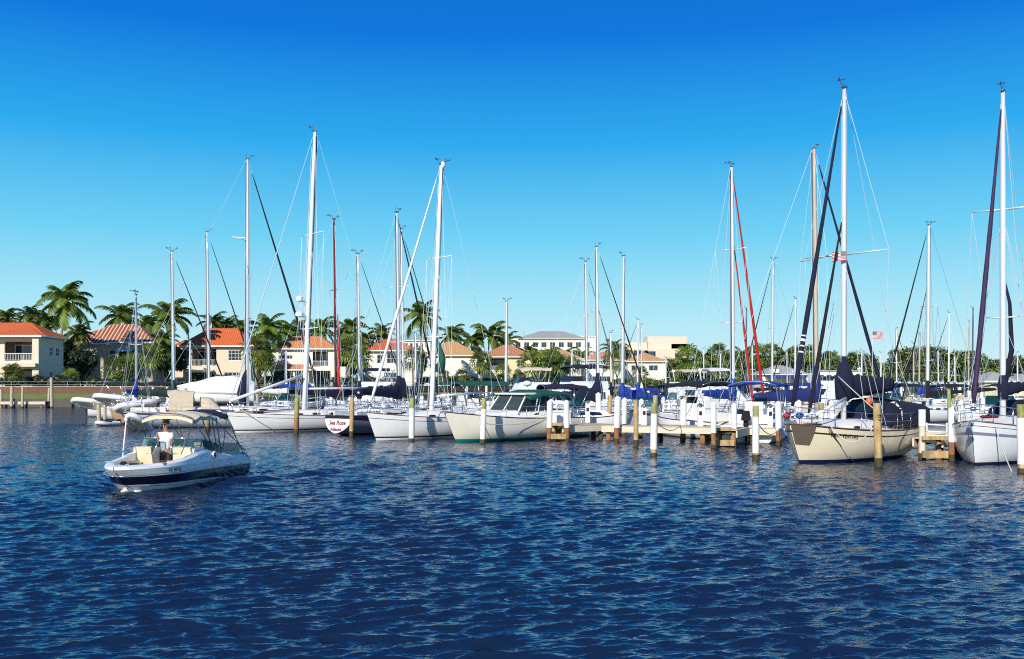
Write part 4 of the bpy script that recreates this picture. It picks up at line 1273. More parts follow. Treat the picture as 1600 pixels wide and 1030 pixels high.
# ------------------------------------------------------------------ land
def struct(o): o['kind'] = 'structure'; return o
EDGE = [(-420, 108), (-64, 119), (-52, 122), (-42, 131), (48, 258), (58, 226), (66, 205), (70, 147), (420, 140)]
gm, nt_, N_, Lk_, b_ = newmat('lawn_and_sand')
c_ = mixc(nt_, noise(nt_, .25, 5, .7), (.09, .15, .025), (.34, .30, .10)); c_ = mixc(nt_, noise(nt_, 6, 3), c_, (.10, .13, .03)); Lk_.new(c_, b_.inputs['Base Color']); b_.inputs['Roughness'].default_value = .95
m = MB(); poly = EDGE+[(2600, 400), (2600, 3000), (-2600, 3000), (-2600, 108)]
m.prism(poly, -1.0, .95); struct(m.build('ground', gm))
m = MB()
for (a, b) in zip(EDGE[:-1], EDGE[1:]):
    v = Vector((b[0]-a[0], b[1]-a[1], 0)); l = v.length; c = ((a[0]+b[0])/2, (a[1]+b[1])/2, .1); ang = math.atan2(v.y, v.x)
    nrm = Vector((v.y, -v.x, 0)).normalized()
    m.box((c[0]+nrm.x*.15, c[1]+nrm.y*.15, .0), (l+.2, .35, 2.1), rz=ang)
sw = m.build('seawall', MT['concrete']); tag(sw, 'low grey concrete seawall along the water edge below the villas', 'seawall')
# raised terrace, its brick retaining wall and the fence on top
def off(p, k): return (p[0]-.25*k, p[1]+k)
T = [(-420, 116), (-64, 127), (-50, 130.5), (-36, 142), (38, 262)]
m = MB(); m.prism(T+[(60, 330), (-420, 330)], .5, 2.4); struct(m.build('terrace', gm))
m = MB(); f = MB(); cp = MB()
for (a, b) in zip(T[:-1], T[1:]):
    v = Vector((b[0]-a[0], b[1]-a[1], 0)); l = v.length; ang = math.atan2(v.y, v.x); nrm = Vector((v.y, -v.x, 0)).normalized()
    cx_, cy_ = (a[0]+b[0])/2+nrm.x*.16, (a[1]+b[1])/2+nrm.y*.16
    m.box((cx_, cy_, 2.0), (l+.2, .3, .96), rz=ang); cp.box((cx_, cy_, 2.54), (l+.2, .4, .1), rz=ang)
    n = int(l/2.2)
    for k in range(n+1):
        q = Vector((a[0], a[1], 0)).lerp(Vector((b[0], b[1], 0)), k/n); 
        if q.x > -120: f.box((q.x, q.y, 2.8), (.05, .05, .8))
    for zz in (3.18, 2.8): f.box((cx_, cy_, zz), (l, .03, .035), rz=ang)
rw = m.build('retaining_wall', MT['brick']); tag(rw, 'long low reddish brick retaining wall between lawn and terrace', 'retaining wall')
cp.build('coping', MT['plank'], rw)
m = MB(); k = 5
for i in range(4):
    a, b, c, d_ = EDGE[i], EDGE[i+1], T[i+1], T[i]
    m.add([(a[0], a[1]+.1, .96), (b[0], b[1]+.1, .96), (c[0], c[1], 1.62), (d_[0], d_[1], 1.62)], [(0, 1, 2, 3)])
struct(m.build('lawn', P('bright_lawn', (.20, .24, .05), .95, var=.5, scale=.6)))
fo = f.build('fence', MT['greymetal']); tag(fo, 'thin grey metal rail fence along the terrace above the brick retaining wall', 'fence')

# ------------------------------------------------------------------ villas
def ex1(root, hw, dep, H_):
    q = MB(); q.box((hw-2.9, -.9, 3.1), (5.6, 1.9, .5)); q.box((hw-.45, -.55, H_/2), (.9, 1.1, H_-.1)); q.box((-hw+5.0, -.55, 3.35), (.5, 1.1, 6.4)) if False else None
    q.build('balcony_slab', MT['stucco'], root)
    hip_roof(root, -hw+5.4, hw, -.9, 4, H_+.06, 1.3, 'rf_red', over=.55, name='porch_roof')
    hip_roof(root, -hw-1, -hw+3.0, -2.2, -.3, 2.75, .8, 'rf_red', over=.3, name='porch_roof')
    pp = MB(); pp.box((-hw-.7, -2.1, 1.45), (.4, .4, 2.9)); pp.box((-hw+2.7, -2.1, 1.45), (.4, .4, 2.9)); pp.build('porch_post', MT['stucco'], root)
villa('cream two-storey villa with an orange-red hip roof, farthest left beside the tallest palm', 2, 134, 11.5, 6, 9.55, 11.6, 'rf_red', balcony=(6.2, 10.2, 3.7, 6.4), low=(6.2, 10.2, .1, 2.6),
      windows=[(1.2, 2.9, 4.2, 5.7, 2, 2), (.8, 2.6, .8, 2.2, 2, 2)], extras=ex1)
def ex2(root, hw, dep, H_):
    hip_roof(root, -hw-.2, -hw+4.4, -1.4, 4, H_-.2, 1.5, 'rf_terra', over=.5, name='gable_roof')
    q = MB(); q.box((-hw+2.1, -.65, (H_-.35)/2), (4.3, 1.3, H_-.35)); q.build('bay_wall', MT['stuccog'], root)
    window_part(root, (-hw+.6, -1.42, 0), (1, 0, 0), .3, 2.7, 4.5, 6.1, 2, 2); window_part(root, (-hw+.6, -1.42, 0), (1, 0, 0), .3, 2.7, .9, 3.0, 2, 3)
    q = MB(); q.box((hw-4.0, -.7, H_-1.2), (2.6, 1.4, .1), rx=.35); q.build('awning', MT['wsail'], root)
villa('shade-toned villa under a pale-striped terracotta hip roof, behind the green fan palm', 181, 155, 11.4, 7, 9.6, 12.7, 'rf_terra', 'stuccog', balcony=(6.2, 8.8, 3.8, 6.3), low=(6.5, 9.5, .1, 2.6),
      windows=[(9.6, 11.0, 4.4, 5.9, 1, 2), (4.6, 5.6, 4.4, 6.0, 1, 2)], extras=ex2)
villa('villa with only its plain orange-red roof showing, behind the striped-roof villa', 143, 182, 11, 9, 10.6, 13.3, 'rf_red', 'stucco')
def ex3(root, hw, dep, H_):
    hip_roof(root, -hw-3.2, -hw+1, 2, 8, H_-.3, 1.6, 'rf_red', over=.4, name='wing_roof')
    q = MB(); q.box((-hw-1.5, 5, (H_-.35)/2), (2.9, 5.6, H_-.35)); q.build('wing_wall', MT['stucco'], root)
    a = MB(); a.box((-hw+3.2, -1.0, 2.75), (4.6, 2.0, .12), rx=.22); a.build('awning', MT['tan'], root)
villa('cream villa with a bright red-orange hip roof and grid windows, behind the covered boat', 339, 170, 12.0, 7, 9.6, 12.9, 'rf_red', 'stucco', balcony=(1.6, 5.9, 3.7, 6.7), low=(1.2, 5.8, .1, 2.6),
      windows=[(8.0, 10.4, 4.6, 6.5, 4, 3), (7.2, 10.2, .7, 2.6, 4, 3)], extras=ex3)
def ex4(root, hw, dep, H_):
    hip_roof(root, -hw-.6, -hw+8.2, -3.4, -.2, 3.2, 1.0, 'rf_or', over=.4, name='porch_roof')
    q = MB(); [q.box((-hw+k, -3.2, 1.6), (.4, .4, 3.2)) for k in (-.2, 2.6, 5.2, 7.8)]; q.build('porch_post', MT['stuccow'], root)
    q = MB(); q.box((hw+1.0, 3.5, 1.9), (2.0, 6.5, 3.8)); q.build('wing_wall', MT['stuccow'], root)
villa('white villa with pale orange hip roof and low tiled porch, behind the tallest left mast', 473, 183, 12.2, 7, 9.6, 12.1, 'rf_or', 'stuccow', balcony=(8.0, 10.9, 3.8, 6.6), low=(8.2, 11.4, .1, 3.0),
      windows=[(1.4, 2.6, 5.2, 6.0, 2, 1), (3.0, 4.2, 5.2, 6.0, 2, 1)], extras=ex4)
villa('white villa with vivid red roof and large grid windows, right of the red furled mast', 605, 193, 11.4, 10, 9.6, 12.2, 'rf_red', 'stuccow', windows=[(5.6, 8.4, 4.6, 6.6, 4, 2), (3.6, 5.0, 4.6, 6.4, 2, 2), (5.0, 8.4, .8, 2.8, 4, 2)])
def ex6(root, hw, dep, H_):
    q = MB(); q.box((-hw+2.2, -.6, H_-2.2), (2.4, 1.2, .15), rx=.3); q.build('awning', MT['black'], root)
villa('plain white-walled villa with tan hip roof and small low windows, left of the yellowish villa', 704, 223, 12.2, 10, 9.5, 12.9, 'rf_tan', 'stuccow', windows=[(3.4, 5.0, .7, 2.5, 3, 2), (6.2, 8.0, .7, 2.5, 3, 2), (9.0, 10.6, .7, 2.5, 3, 2)], extras=ex6)
villa('yellowish villa with a brown-orange roof and one square upper window', 792, 234, 12.0, 10, 9.5, 12.6, 'rf_brown', 'stuccoy', balcony=(1.0, 6.2, 3.8, 6.6), windows=[(8.4, 10.4, 4.6, 6.4, 2, 2), (7.4, 10.8, .6, 2.8, 3, 2)])
villa('villa with tan roof half hidden by palms, below the long white block', 872, 250, 12.0, 9, 9.4, 12.0, 'rf_tan', 'stuccow', balcony=(6.4, 9.4, 3.6, 6.4), windows=[(1.6, 3.2, 4.4, 6.0, 2, 2)])
villa('villa with orange-tan roof standing between twin thin masts, under the white block end', 941, 262, 11.2, 9, 9.4, 11.7, 'rf_or', 'stuccow', windows=[(2, 4, 4.4, 6.2, 2, 2), (6.4, 8.8, 4.4, 6.2, 3, 2), (3, 8, .5, 2.6, 4, 1)])
def ex9(root, hw, dep, H_):
    q = MB(); q.box((-hw-2.5, 1.6, 2.3), (5.0, 3.2, 4.6)); q.build('wing_wall', MT['stuccow'], root)
    window_part(root, (-hw-4.6, -.01, 0), (1, 0, 0), .4, 3.8, .6, 3.2, 3, 1)
villa('white villa with a light tan roof at the row end, below the big beige block', 1010, 272, 10.6, 10, 9.3, 11.9, 'rf_tan', 'stuccow', windows=[(6.0, 8.6, 4.2, 5.8, 2, 1), (1.0, 3.2, 4.2, 5.8, 2, 1)], extras=ex9)

# big blocks behind
def block(name, label, px0, px1, yt, d, dep, mat, zb=.9, cat='building'):
    x0, x1 = WX(px0, d), WX(px1, d); h = WZ(yt, d)-zb
    root = empty(name, ((x0+x1)/2, d, zb)); tag(root, label, cat)
    return root, (x1-x0), h
root, W_, h = block('apartment_block', 'long white block with a grey metal hip roof rising behind the palms', 798, 934, 529, 420, 20, 'stuccow')
hw = W_/2; holes = []
for k in range(9):
    a = 2.0+k*(W_-4)/9; holes.append((a, a+2.4, h-4.0, h-1.6)); holes.append((a, a+2.4, h-8.0, h-5.6))
m = MB(); facade(m, (-hw, 0, 0), (1, 0, 0), W_, h, holes); m.box((0, 11, h/2), (W_-.5, 20, h-.3)); m.build('wall', MT['stuccow'], root)
for q in holes: window_part(root, (-hw, 0, 0), (1, 0, 0), *q, 2, 1)
hip_roof(root, -hw+4, hw-6, 0, 18, h+.1, 3.6, 'greyroof', over=1)
m = MB()
for k in range(5): m.box((-hw+6+k*5.5, 4.5, h+1.9), (.25, 8.5, .2), rx=.36)
m.build('roof_seam', MT['greymetal'], root)
m = MB(); m.box((hw-4.5, 8, h+.6), (9, 12, 1.2)); m.build('penthouse', MT['stuccow'], root)
m = MB(); [m.box((hw-8.2+k*1.3, 1.95, h+.6), (.7, .12, .6)) for k in range(6)]; m.build('vent_opening', MT['dark'], root)
root, W_, h = block('office_block', 'big stepped beige block with few windows behind the row-end villa', 958, 1086, 545, 460, 20, 'stucco')
hw = W_/2
m = MB(); m.box((2, 10, h/2), (W_-8, 20, h)); m.box((hw-13, 9, h+3), (19, 14, 6)); m.box((-hw+10, 8, h+1.6), (14, 12, 3.2)); m.box((hw-7, 7, h+1.2), (8, 10, 2.4)); m.build('wall', MT['stucco'], root)
m = MB()
for k in range(4): m.box((-hw+8+k*2.6, -.1, h-3.3), (1.6, .2, 5))
m.box((hw-22, -.1, h-3), (6, .2, 3.5)); m.box((hw-8, -.1, h-3), (3.2, .2, 2)); m.build('window', MT['glass'], root)
root, W_, h = block('teal_roofed_building', 'white building with a pale teal hip roof, between villas behind the tall palm', 612, 672, 532, 330, 14, 'stuccow')
hw = W_/2; holes = [(1+k*1.75, 2.1+k*1.75, h-2.4, h-.9) for k in range(7)]
m = MB(); facade(m, (-hw, 0, 0), (1, 0, 0), W_, h, holes); m.box((0, 8, h/2), (W_-.5, 14, h-.3)); m.build('wall', MT['stuccow'], root)
for q in holes: window_part(root, (-hw, 0, 0), (1, 0, 0), *q, 1, 1)
hip_roof(root, -hw, hw, 0, 14, h+.05, 3.6, 'tealmetal', over=.6)
root, W_, h = block('clubhouse', 'grey-roofed waterside clubhouse with a blue awning, behind the red furled sails', 1188, 1264, 585, 230, 10, 'stuccow')
hw = W_/2
holes = [(1+k*2.3, 2.6+k*2.3, .3, 2.3) for k in range(4)]
m = MB(); facade(m, (-hw, 0, 0), (1, 0, 0), W_, h, holes); m.box((0, 5.2, h/2), (W_-.5, 9, h-.2)); m.build('wall', MT['stuccow'], root)
for q in holes: window_part(root, (-hw, 0, 0), (1, 0, 0), *q, 2, 1)
hip_roof(root, -hw, hw, 0, 10, h+.05, 2.2, 'greyroof', over=.6)
m = MB()
for xx in (-2.5, 2.8):
    m.box((xx, -.1, h+.75), (1.7, 2.2, .9)); 
m.build('dormer', MT['stuccow'], root); m = MB(); m.box((0, -1.2, h-.5), (W_*.8, 2.4, .12), rx=.3); m.build('awning', MT['royal'], root)
root, W_, h = block('harbour_shed', 'yellow harbour shed with a grey hip roof, beside the right-hand mast', 1541, 1640, 596, 150, 8, 'stuccoy')
hw = W_/2; m = MB(); m.box((-hw/2-.6, 3, h/2), (hw-1.2+.4, 6, h)); m.build('wall', MT['stuccoy'], root)
m = MB(); m.box((hw/2+.2, 4, (h-.2)/2), (hw+.2, 6, h-.4)); m.build('side_wall', MT['stuccoy'], root)
hip_roof(root, -hw, -.4, 0, 6, h+.05, 1.5, 'greyroof', over=.4); hip_roof(root, 0.1, hw, 1, 7, h-.12, 1.3, 'greyroof', over=.25, name='side_roof')
m = MB(); [m.box((hw*.15+k*1.4, .9, 1.9), (.8, .1, .9)) for k in range(4)]; m.build('window', MT['glass'], root)
root, W_, h = block('white_boathouse', 'low white boathouse behind the navy boom cover, dark windows along it', 1275, 1345, 580, 215, 8, 'stuccow')
hw = W_/2; m = MB(); m.box((0, 3, h/2), (W_, 6, h)); m.build('wall', MT['stuccow'], root); m = MB(); [m.box((-hw+1.2+k*1.7, -.04, h-1.3), (1.1, .1, .9)) for k in range(5)]; m.build('window', MT['glass'], root)
m = MB(); m.box((0, 3, h+.12), (W_+.6, 6.6, .2)); m.build('roof', MT['greyroof'], root)
# ------------------------------------------------------------------ palms and trees
GP = 'palms among the villas'
for a in [
 (102, 471, 40, 143, 'tallest coconut palm with a bare pale trunk, right of the leftmost villa', 2.35, 'coco', .9),
 (12, 497, 22, 160, 'coconut palm behind the leftmost villa, cut by the picture edge', 2.35, 'coco', 0),
 (46, 493, 24, 158, 'yellowish coconut palm rising behind the leftmost villa roof', 2.35, 'coco', .5),
 (70, 502, 24, 152, 'drooping coconut palm just left of the tallest one', 2.35, 'coco', .2),
 (122, 520, 24, 150, 'short palm in shadow between the first two villas', 2.35, 'coco', 0),
 (187, 494, 31, 178, 'coconut palm whose crown tops the striped terracotta roof', 2.35, 'coco', 0),
 (228, 508, 26, 172, 'coconut palm right behind the slope of the striped terracotta roof', 2.35, 'coco', .3),
 (264, 494, 38, 166, 'wide coconut palm behind the leftmost dark mast', 2.35, 'coco', .4),
 (254, 532, 24, 158, 'low palm in front of the wide crown beside the striped roof', 2.35, 'coco', 0),
 (332, 503, 22, 190, 'coconut palm directly behind the peak of the red-orange grid-window villa', 2.35, 'coco', 0),
 (352, 508, 20, 196, 'smaller palm behind the right slope of the red-orange grid-window villa', 2.35, 'coco', .2),
 (374, 512, 20, 192, 'palm just left of the tall mast with two short struts', 2.35, 'coco', 0),
 (416, 514, 32, 182, 'full coconut palm with gold fronds between the red-orange and pale orange roofs', 2.35, 'coco', .3),
 (446, 520, 26, 196, 'dark palm behind the left slope of the pale orange roof', 2.35, 'coco', 0),
 (468, 516, 22, 205, 'palm hidden partly by the mast carrying two radars', 2.35, 'coco', .1),
 (500, 514, 28, 200, 'upright palm behind the right slope of the pale orange roof', 2.35, 'coco', 0),
 (546, 514, 28, 200, 'tall palm just right of the dark red furled mast', 2.35, 'coco', .2),
 (570, 532, 22, 196, 'palm left of the vivid red villa roof', 2.35, 'coco', 0),
 (596, 520, 20, 215, 'palm peeking over the vivid red villa roof', 2.35, 'coco', 0),
 (656, 494, 32, 200, 'lone tall palm left of the leaning white mast', 2.35, 'coco', -.5),
 (705, 523, 24, 245, 'palm behind the plain white-walled villa', 2.35, 'coco', 0),
 (737, 532, 24, 240, 'palm between the white-walled and yellowish villas', 2.35, 'coco', 0),
 (764, 524, 33, 244, 'biggest palm above the yellowish villa', 2.35, 'coco', .2),
 (790, 534, 22, 260, 'palm standing just behind the slim white mast', 2.35, 'coco', 0),
 (824, 552, 20, 252, 'palm in front of the long white block, at its left end', 2.35, 'coco', 0),
 (852, 560, 25, 246, 'dense palm right of the yellowish villa', 2.35, 'coco', 0),
 (884, 556, 20, 262, 'palm in front of the long white block, mid way along', 2.35, 'coco', 0),
 (910, 556, 18, 275, 'palm in front of the right end of the long white block', 2.35, 'coco', 0),
 (958, 545, 20, 285, 'palm left of the villa row end, by the darkest thin mast', 2.35, 'coco', 0),
]: palm(a[0], a[1], a[2], a[3], a[4], a[5], a[6], a[7], GP)
GF = 'fan palms planted before the villas'
for a in [
 (186, 578, 25, 136, 'bright green fan palm in front of the striped-roof villa'),
 (207, 570, 20, 139, 'second fan palm just right of the bright one by the striped-roof villa'),
 (110, 590, 16, 133, 'small spiky fan palm in the shade right of the leftmost villa'),
 (20, 583, 17, 129, 'leafy small fan palm at the patio of the leftmost villa'),
 (238, 556, 22, 150, 'fan palm between the striped-roof villa and the dark mast'),
 (400, 545, 26, 165, 'yellow-green fan palm right of the red-orange grid-window villa'),
 (414, 565, 20, 160, 'lower fan palm beside the yellow-green one'),
 (546, 545, 24, 178, 'fan palm with a pale trunk right of the dark red furled sail'),
 (562, 560, 22, 172, 'fan palm leaning over the hedge left of the vivid red villa'),
 (645, 563, 20, 185, 'fan palm with a stout orange trunk right of the vivid red villa'),
 (693, 588, 12, 186, 'small fan palm against the plain white villa wall, left one'),
 (722, 588, 13, 190, 'small fan palm against the plain white villa wall, right one'),
 (752, 566, 20, 205, 'fan palm at the left corner of the yellowish villa'),
 (786, 582, 15, 214, 'small fan palm before the yellowish villa balcony'),
 (812, 590, 13, 218, 'small fan palm below the square window of the yellowish villa'),
 (832, 568, 24, 226, 'large fan palm at the right corner of the yellowish villa'),
 (862, 566, 24, 232, 'fan palm in the thicket before the half hidden tan roof'),
 (892, 572, 18, 240, 'fan palm right end of the thicket before the half hidden tan roof'),
 (958, 566, 20, 250, 'pair-like fan palm left of the row-end villa, tall trunk'),
 (1000, 585, 15, 258, 'round-headed fan palm in front of the row-end white villa'),
 (1050, 574, 14, 280, 'dark fan palm right behind the row-end villa'),
 (1076, 562, 25, 268, 'big fan palm with a stout pale trunk right of the row-end villa'),
]: palm(a[0], a[1], a[2], a[3], a[4], 2.35 if a[0] < 940 else .95, 'fan', 0, GF, .16)
for i, (px, py, r, d) in enumerate([(1100, 560, 20, 285), (1122, 553, 18, 300), (1140, 563, 18, 290), (1160, 556, 19, 300), (1184, 556, 20, 310), (1205, 553, 18, 315), (1228, 556, 18, 310), (1244, 554, 16, 320), (1262, 553, 16, 320),
                                (1282, 560, 15, 310), (1300, 563, 16, 310), (1062, 575, 18, 275), (1112, 578, 18, 275), (1135, 582, 16, 275), (1168, 575, 18, 280)]):
    palm(px, py, r, d, 'palm in the far line of yellowish green palms behind the clubhouse', .95, 'fan' if i % 3 else 'coco', 0, 'far palms behind the clubhouse')
for a in [
 (96, 560, 30, 42, 150, 'dark dense tree filling the gap between the first two villas'),
 (128, 575, 22, 34, 148, 'shadowed tree beside the striped-roof villa wall'),
 (30, 515, 60, 16, 172, 'long dark treetop showing over the leftmost villa roof'),
 (262, 565, 26, 36, 160, 'dark green tree between the striped-roof and red-orange villas'),
 (404, 560, 24, 42, 176, 'dense tree between the red-orange and pale orange villas'),
 (440, 590, 14, 16, 166, 'dark bush-like tree before the pale orange villa porch'),
 (545, 565, 28, 46, 192, 'mixed green tree between the pale orange and vivid red villas'),
 (652, 570, 18, 40, 205, 'dark tree in the gap beside the vivid red villa'),
 (738, 568, 17, 34, 236, 'dark tree between plain white and yellowish villas'),
 (850, 576, 32, 28, 240, 'broad dark thicket tree right of the yellowish villa'),
 (905, 568, 24, 20, 270, 'tree under the right end of the long white block'),
 (962, 565, 18, 34, 280, 'tree just left of the villa at the end of the row'),
 (1052, 578, 26, 22, 290, 'dark broadleaf tree right of the row-end villa'),
 (1098, 578, 34, 28, 300, 'dark broadleaf tree under the far palms, left one'),
 (1150, 576, 36, 26, 310, 'dark broadleaf tree under the far palms, middle one'),
 (1205, 572, 40, 24, 320, 'dark broadleaf tree behind the clubhouse'),
 (1266, 568, 36, 22, 325, 'dark broadleaf tree behind the wooden-toned mast'),
 (1308, 572, 24, 20, 300, 'round tree left of the tallest mast foot'),
 (1338, 572, 26, 30, 262, 'tall round green tree right of the tallest mast'),
 (1376, 580, 22, 18, 270, 'low green tree between two rounder trees right of the tallest mast'),
 (1412, 568, 30, 28, 255, 'broad sunny green tree behind the thin white mast'),
 (1440, 566, 32, 32, 250, 'highest green tree, behind the dark-stayed far mast'),
 (1476, 572, 26, 26, 250, 'green tree right of the dark-stayed far mast'),
 (1508, 572, 30, 28, 245, 'bluish green tree left of the thick purple furled sail'),
 (1548, 578, 26, 20, 240, 'darker tree over the left end of the yellow shed'),
 (1584, 574, 28, 22, 235, 'dark tree behind the yellow shed at the picture edge'),
]: tree(a[0], a[1], a[2], a[3], a[4], a[5], 1.2)
for a in [
 (80, 600, 34, 9, 131, 'clipped dark hedge on the terrace right of the leftmost villa'),
 (10, 602, 22, 7, 128, 'low hedge before the leftmost villa patio'),
 (170, 602, 34, 8, 134, 'dark hedge before the striped-roof villa'),
 (300, 606, 34, 9, 146, 'dark hedge before the red-orange villa'),
 (440, 600, 30, 9, 163, 'dark hedge before the pale orange villa porch'),
 (560, 602, 34, 9, 172, 'dark hedge left of the vivid red villa'),
 (700, 600, 40, 8, 190, 'dark hedge along the plain white villa'),
 (780, 602, 34, 7, 208, 'dark hedge along the yellowish villa'),
 (860, 600, 34, 8, 222, 'dark hedge along the thicket of palms'),
 (1000, 603, 42, 7, 254, 'dark hedge along the row-end villa'),
 (1110, 603, 50, 8, 270, 'dark hedge under the far palms'),
]: bush(a[0], a[1]-5, *a[2:], zb=2.35 if a[0] < 900 else 1.0)

for i in range(14):
    bush(1030+i*44, 590, 30, 9, 234+8*(i % 3) if i > 5 else 276+6*(i % 3), 'dense low hedge at the foot of the far trees across the marina', zb=.9, group='hedges below the far trees')
# ------------------------------------------------------------------ docks
def dock(a, b, width, label, deck_z=.80):
    a = Vector((a[0], a[1], 0)); b = Vector((b[0], b[1], 0)); v = b-a; l = v.length; ang = math.atan2(v.y, v.x)
    root = empty('dock', (a.x, a.y, 0), ang); tag(root, label, 'dock')
    m = MB(); n = int(l/.15)
    for k in range(n):
        m.box(((k+.5)*l/n, 0, deck_z-.02+rnd.uniform(-.004, .004)), (l/n-.012, width, .045))
    m.build('decking', MT['plank'], root)
    for sd in (-1, 1):
        m = MB(); m.box((l/2, sd*(width/2-.03), deck_z-.2), (l, .07, .30)); m.build('fascia_board', MT['fascia'], root)
    m = MB(); m.box((l/2, 0, deck_z-.14), (l-.1, width*.5, .1)); m.build('joist', MT['weed'], root)
    for k in range(int(l/2.4)+1):
        x = .3+k*2.4
        if x < l-.2:
            for sd in (-1, 1):
                m = MB(); m.tube([(x, sd*(width/2-.25), -1.2), (x, sd*(width/2-.25), deck_z-.1)], .13, 8); m.build('support_post', MT['weed' if k % 2 else 'rust'], root, True)
    return root
dock((4.9, 49.8), (13.3, 46.4), 1.8, 'main wooden walkway with a pale side board, running behind the white-capped pilings')
dock((13.4, 46.3), (24, 42.2), 1.8, 'far wooden walkway section behind the beige sailboat')
dock((2.25, 49.0), (5.0, 50.9), 1.1, 'short finger dock right of the cream trawler stern')
dock((9.75, 44.0), (10.9, 46.4), 1.15, 'short finger dock between two white pilings, in front of the black bimini boat')
dock((16.15, 37.3), (20.4, 42.3), 1.15, 'finger dock between the beige and the white sailboats, railing on it')
dock((-24, 70.5), (-3, 74.5), 1.6, 'long wooden walkway behind the sailboats on the left')
dock((-100, 114.5), (-56, 116), 1.8, 'low wooden private dock along the seawall at far left')
dock((-2, 78), (50, 78.6), 1.8, 'second walkway farther out behind the near boats', .9)
dock((10, 112), (66, 113), 2.0, 'far walkway deep in the marina', .9)

# ------------------------------------------------------------------ pilings
def piling(px, ytop, ywl, wpx, style, label, group=None, d=None):
    d = d or DW(ywl); r = wpx/2*d/FPX; top = WZ(ytop, d)
    root = empty('piling', (WX(px, d), d, 0), rnd.uniform(0, 6)); tag(root, label, 'piling', group or 'wooden and sleeved mooring pilings')
    lx, ly = rnd.uniform(-.035, .035)*top, rnd.uniform(-.03, .03)*top
    def seg(nm, z0, z1, rr, mt, taper=1):
        m = MB(); n = 5; f = lambda z: (lx*z/top, ly*z/top, z)
        m.tube([f(z0+(z1-z0)*i/n) for i in range(n+1)], [rr*(1+.02*math.sin(i*2.3+px))*(1-(1-taper)*i/n) for i in range(n+1)], 12)
        return m.build(nm, MT[mt], root, True, 50)
    seg('waterline_growth', -.4, rnd.uniform(.14, .26), r*(1.04 if style != 'white' else .93), 'weed')
    if style == 'white':
        seg('timber_post', -1, .72, r*.86, 'rust'); seg('white_sleeve', .70, top-.03, r, 'sleeve'); 
        c = MB(); c.tube([(lx, ly, top-.04), (lx, ly, top+.0), (lx, ly, top+.10)], [r*1.06, r*1.06, r*.15], 12); c.build('cap', MT['sleeve'], root, True, 30)
    elif style == 'whitelow':
        seg('timber_post', top*.74, top, r*.86, 'moss'); seg('white_sleeve', .12, top*.76, r, 'sleeve'); seg('wet_foot', -1, .13, r*.95, 'rust')
    elif style == 'whitemoss':
        seg('timber_post', top*.78, top, r*.86, 'moss'); seg('white_sleeve', .28, top*.8, r, 'sleeve'); seg('wet_foot', -1, .3, r*.9, 'gold')
    elif style == 'wood':
        seg('timber_post', .3, top, r, 'gold', .92); seg('wet_foot', -1, .32, r*1.03, 'weed')
    elif style == 'mossrust':
        seg('timber_post', top*.45, top, r, 'moss', .95); seg('stained_section', .25, top*.46, r*1.02, 'rust'); seg('wet_foot', -1, .27, r*1.04, 'weed')
    elif style == 'pale':
        seg('timber_post', .2, top, r, 'plank', .95); seg('wet_foot', -1, .22, r*1.03, 'weed')
    elif style == 'whitetan':
        seg('timber_post', -1, 1.3, r*.9, 'fascia'); seg('white_sleeve', 1.28, top, r, 'sleeve')
    return root
PT = 'pilings'
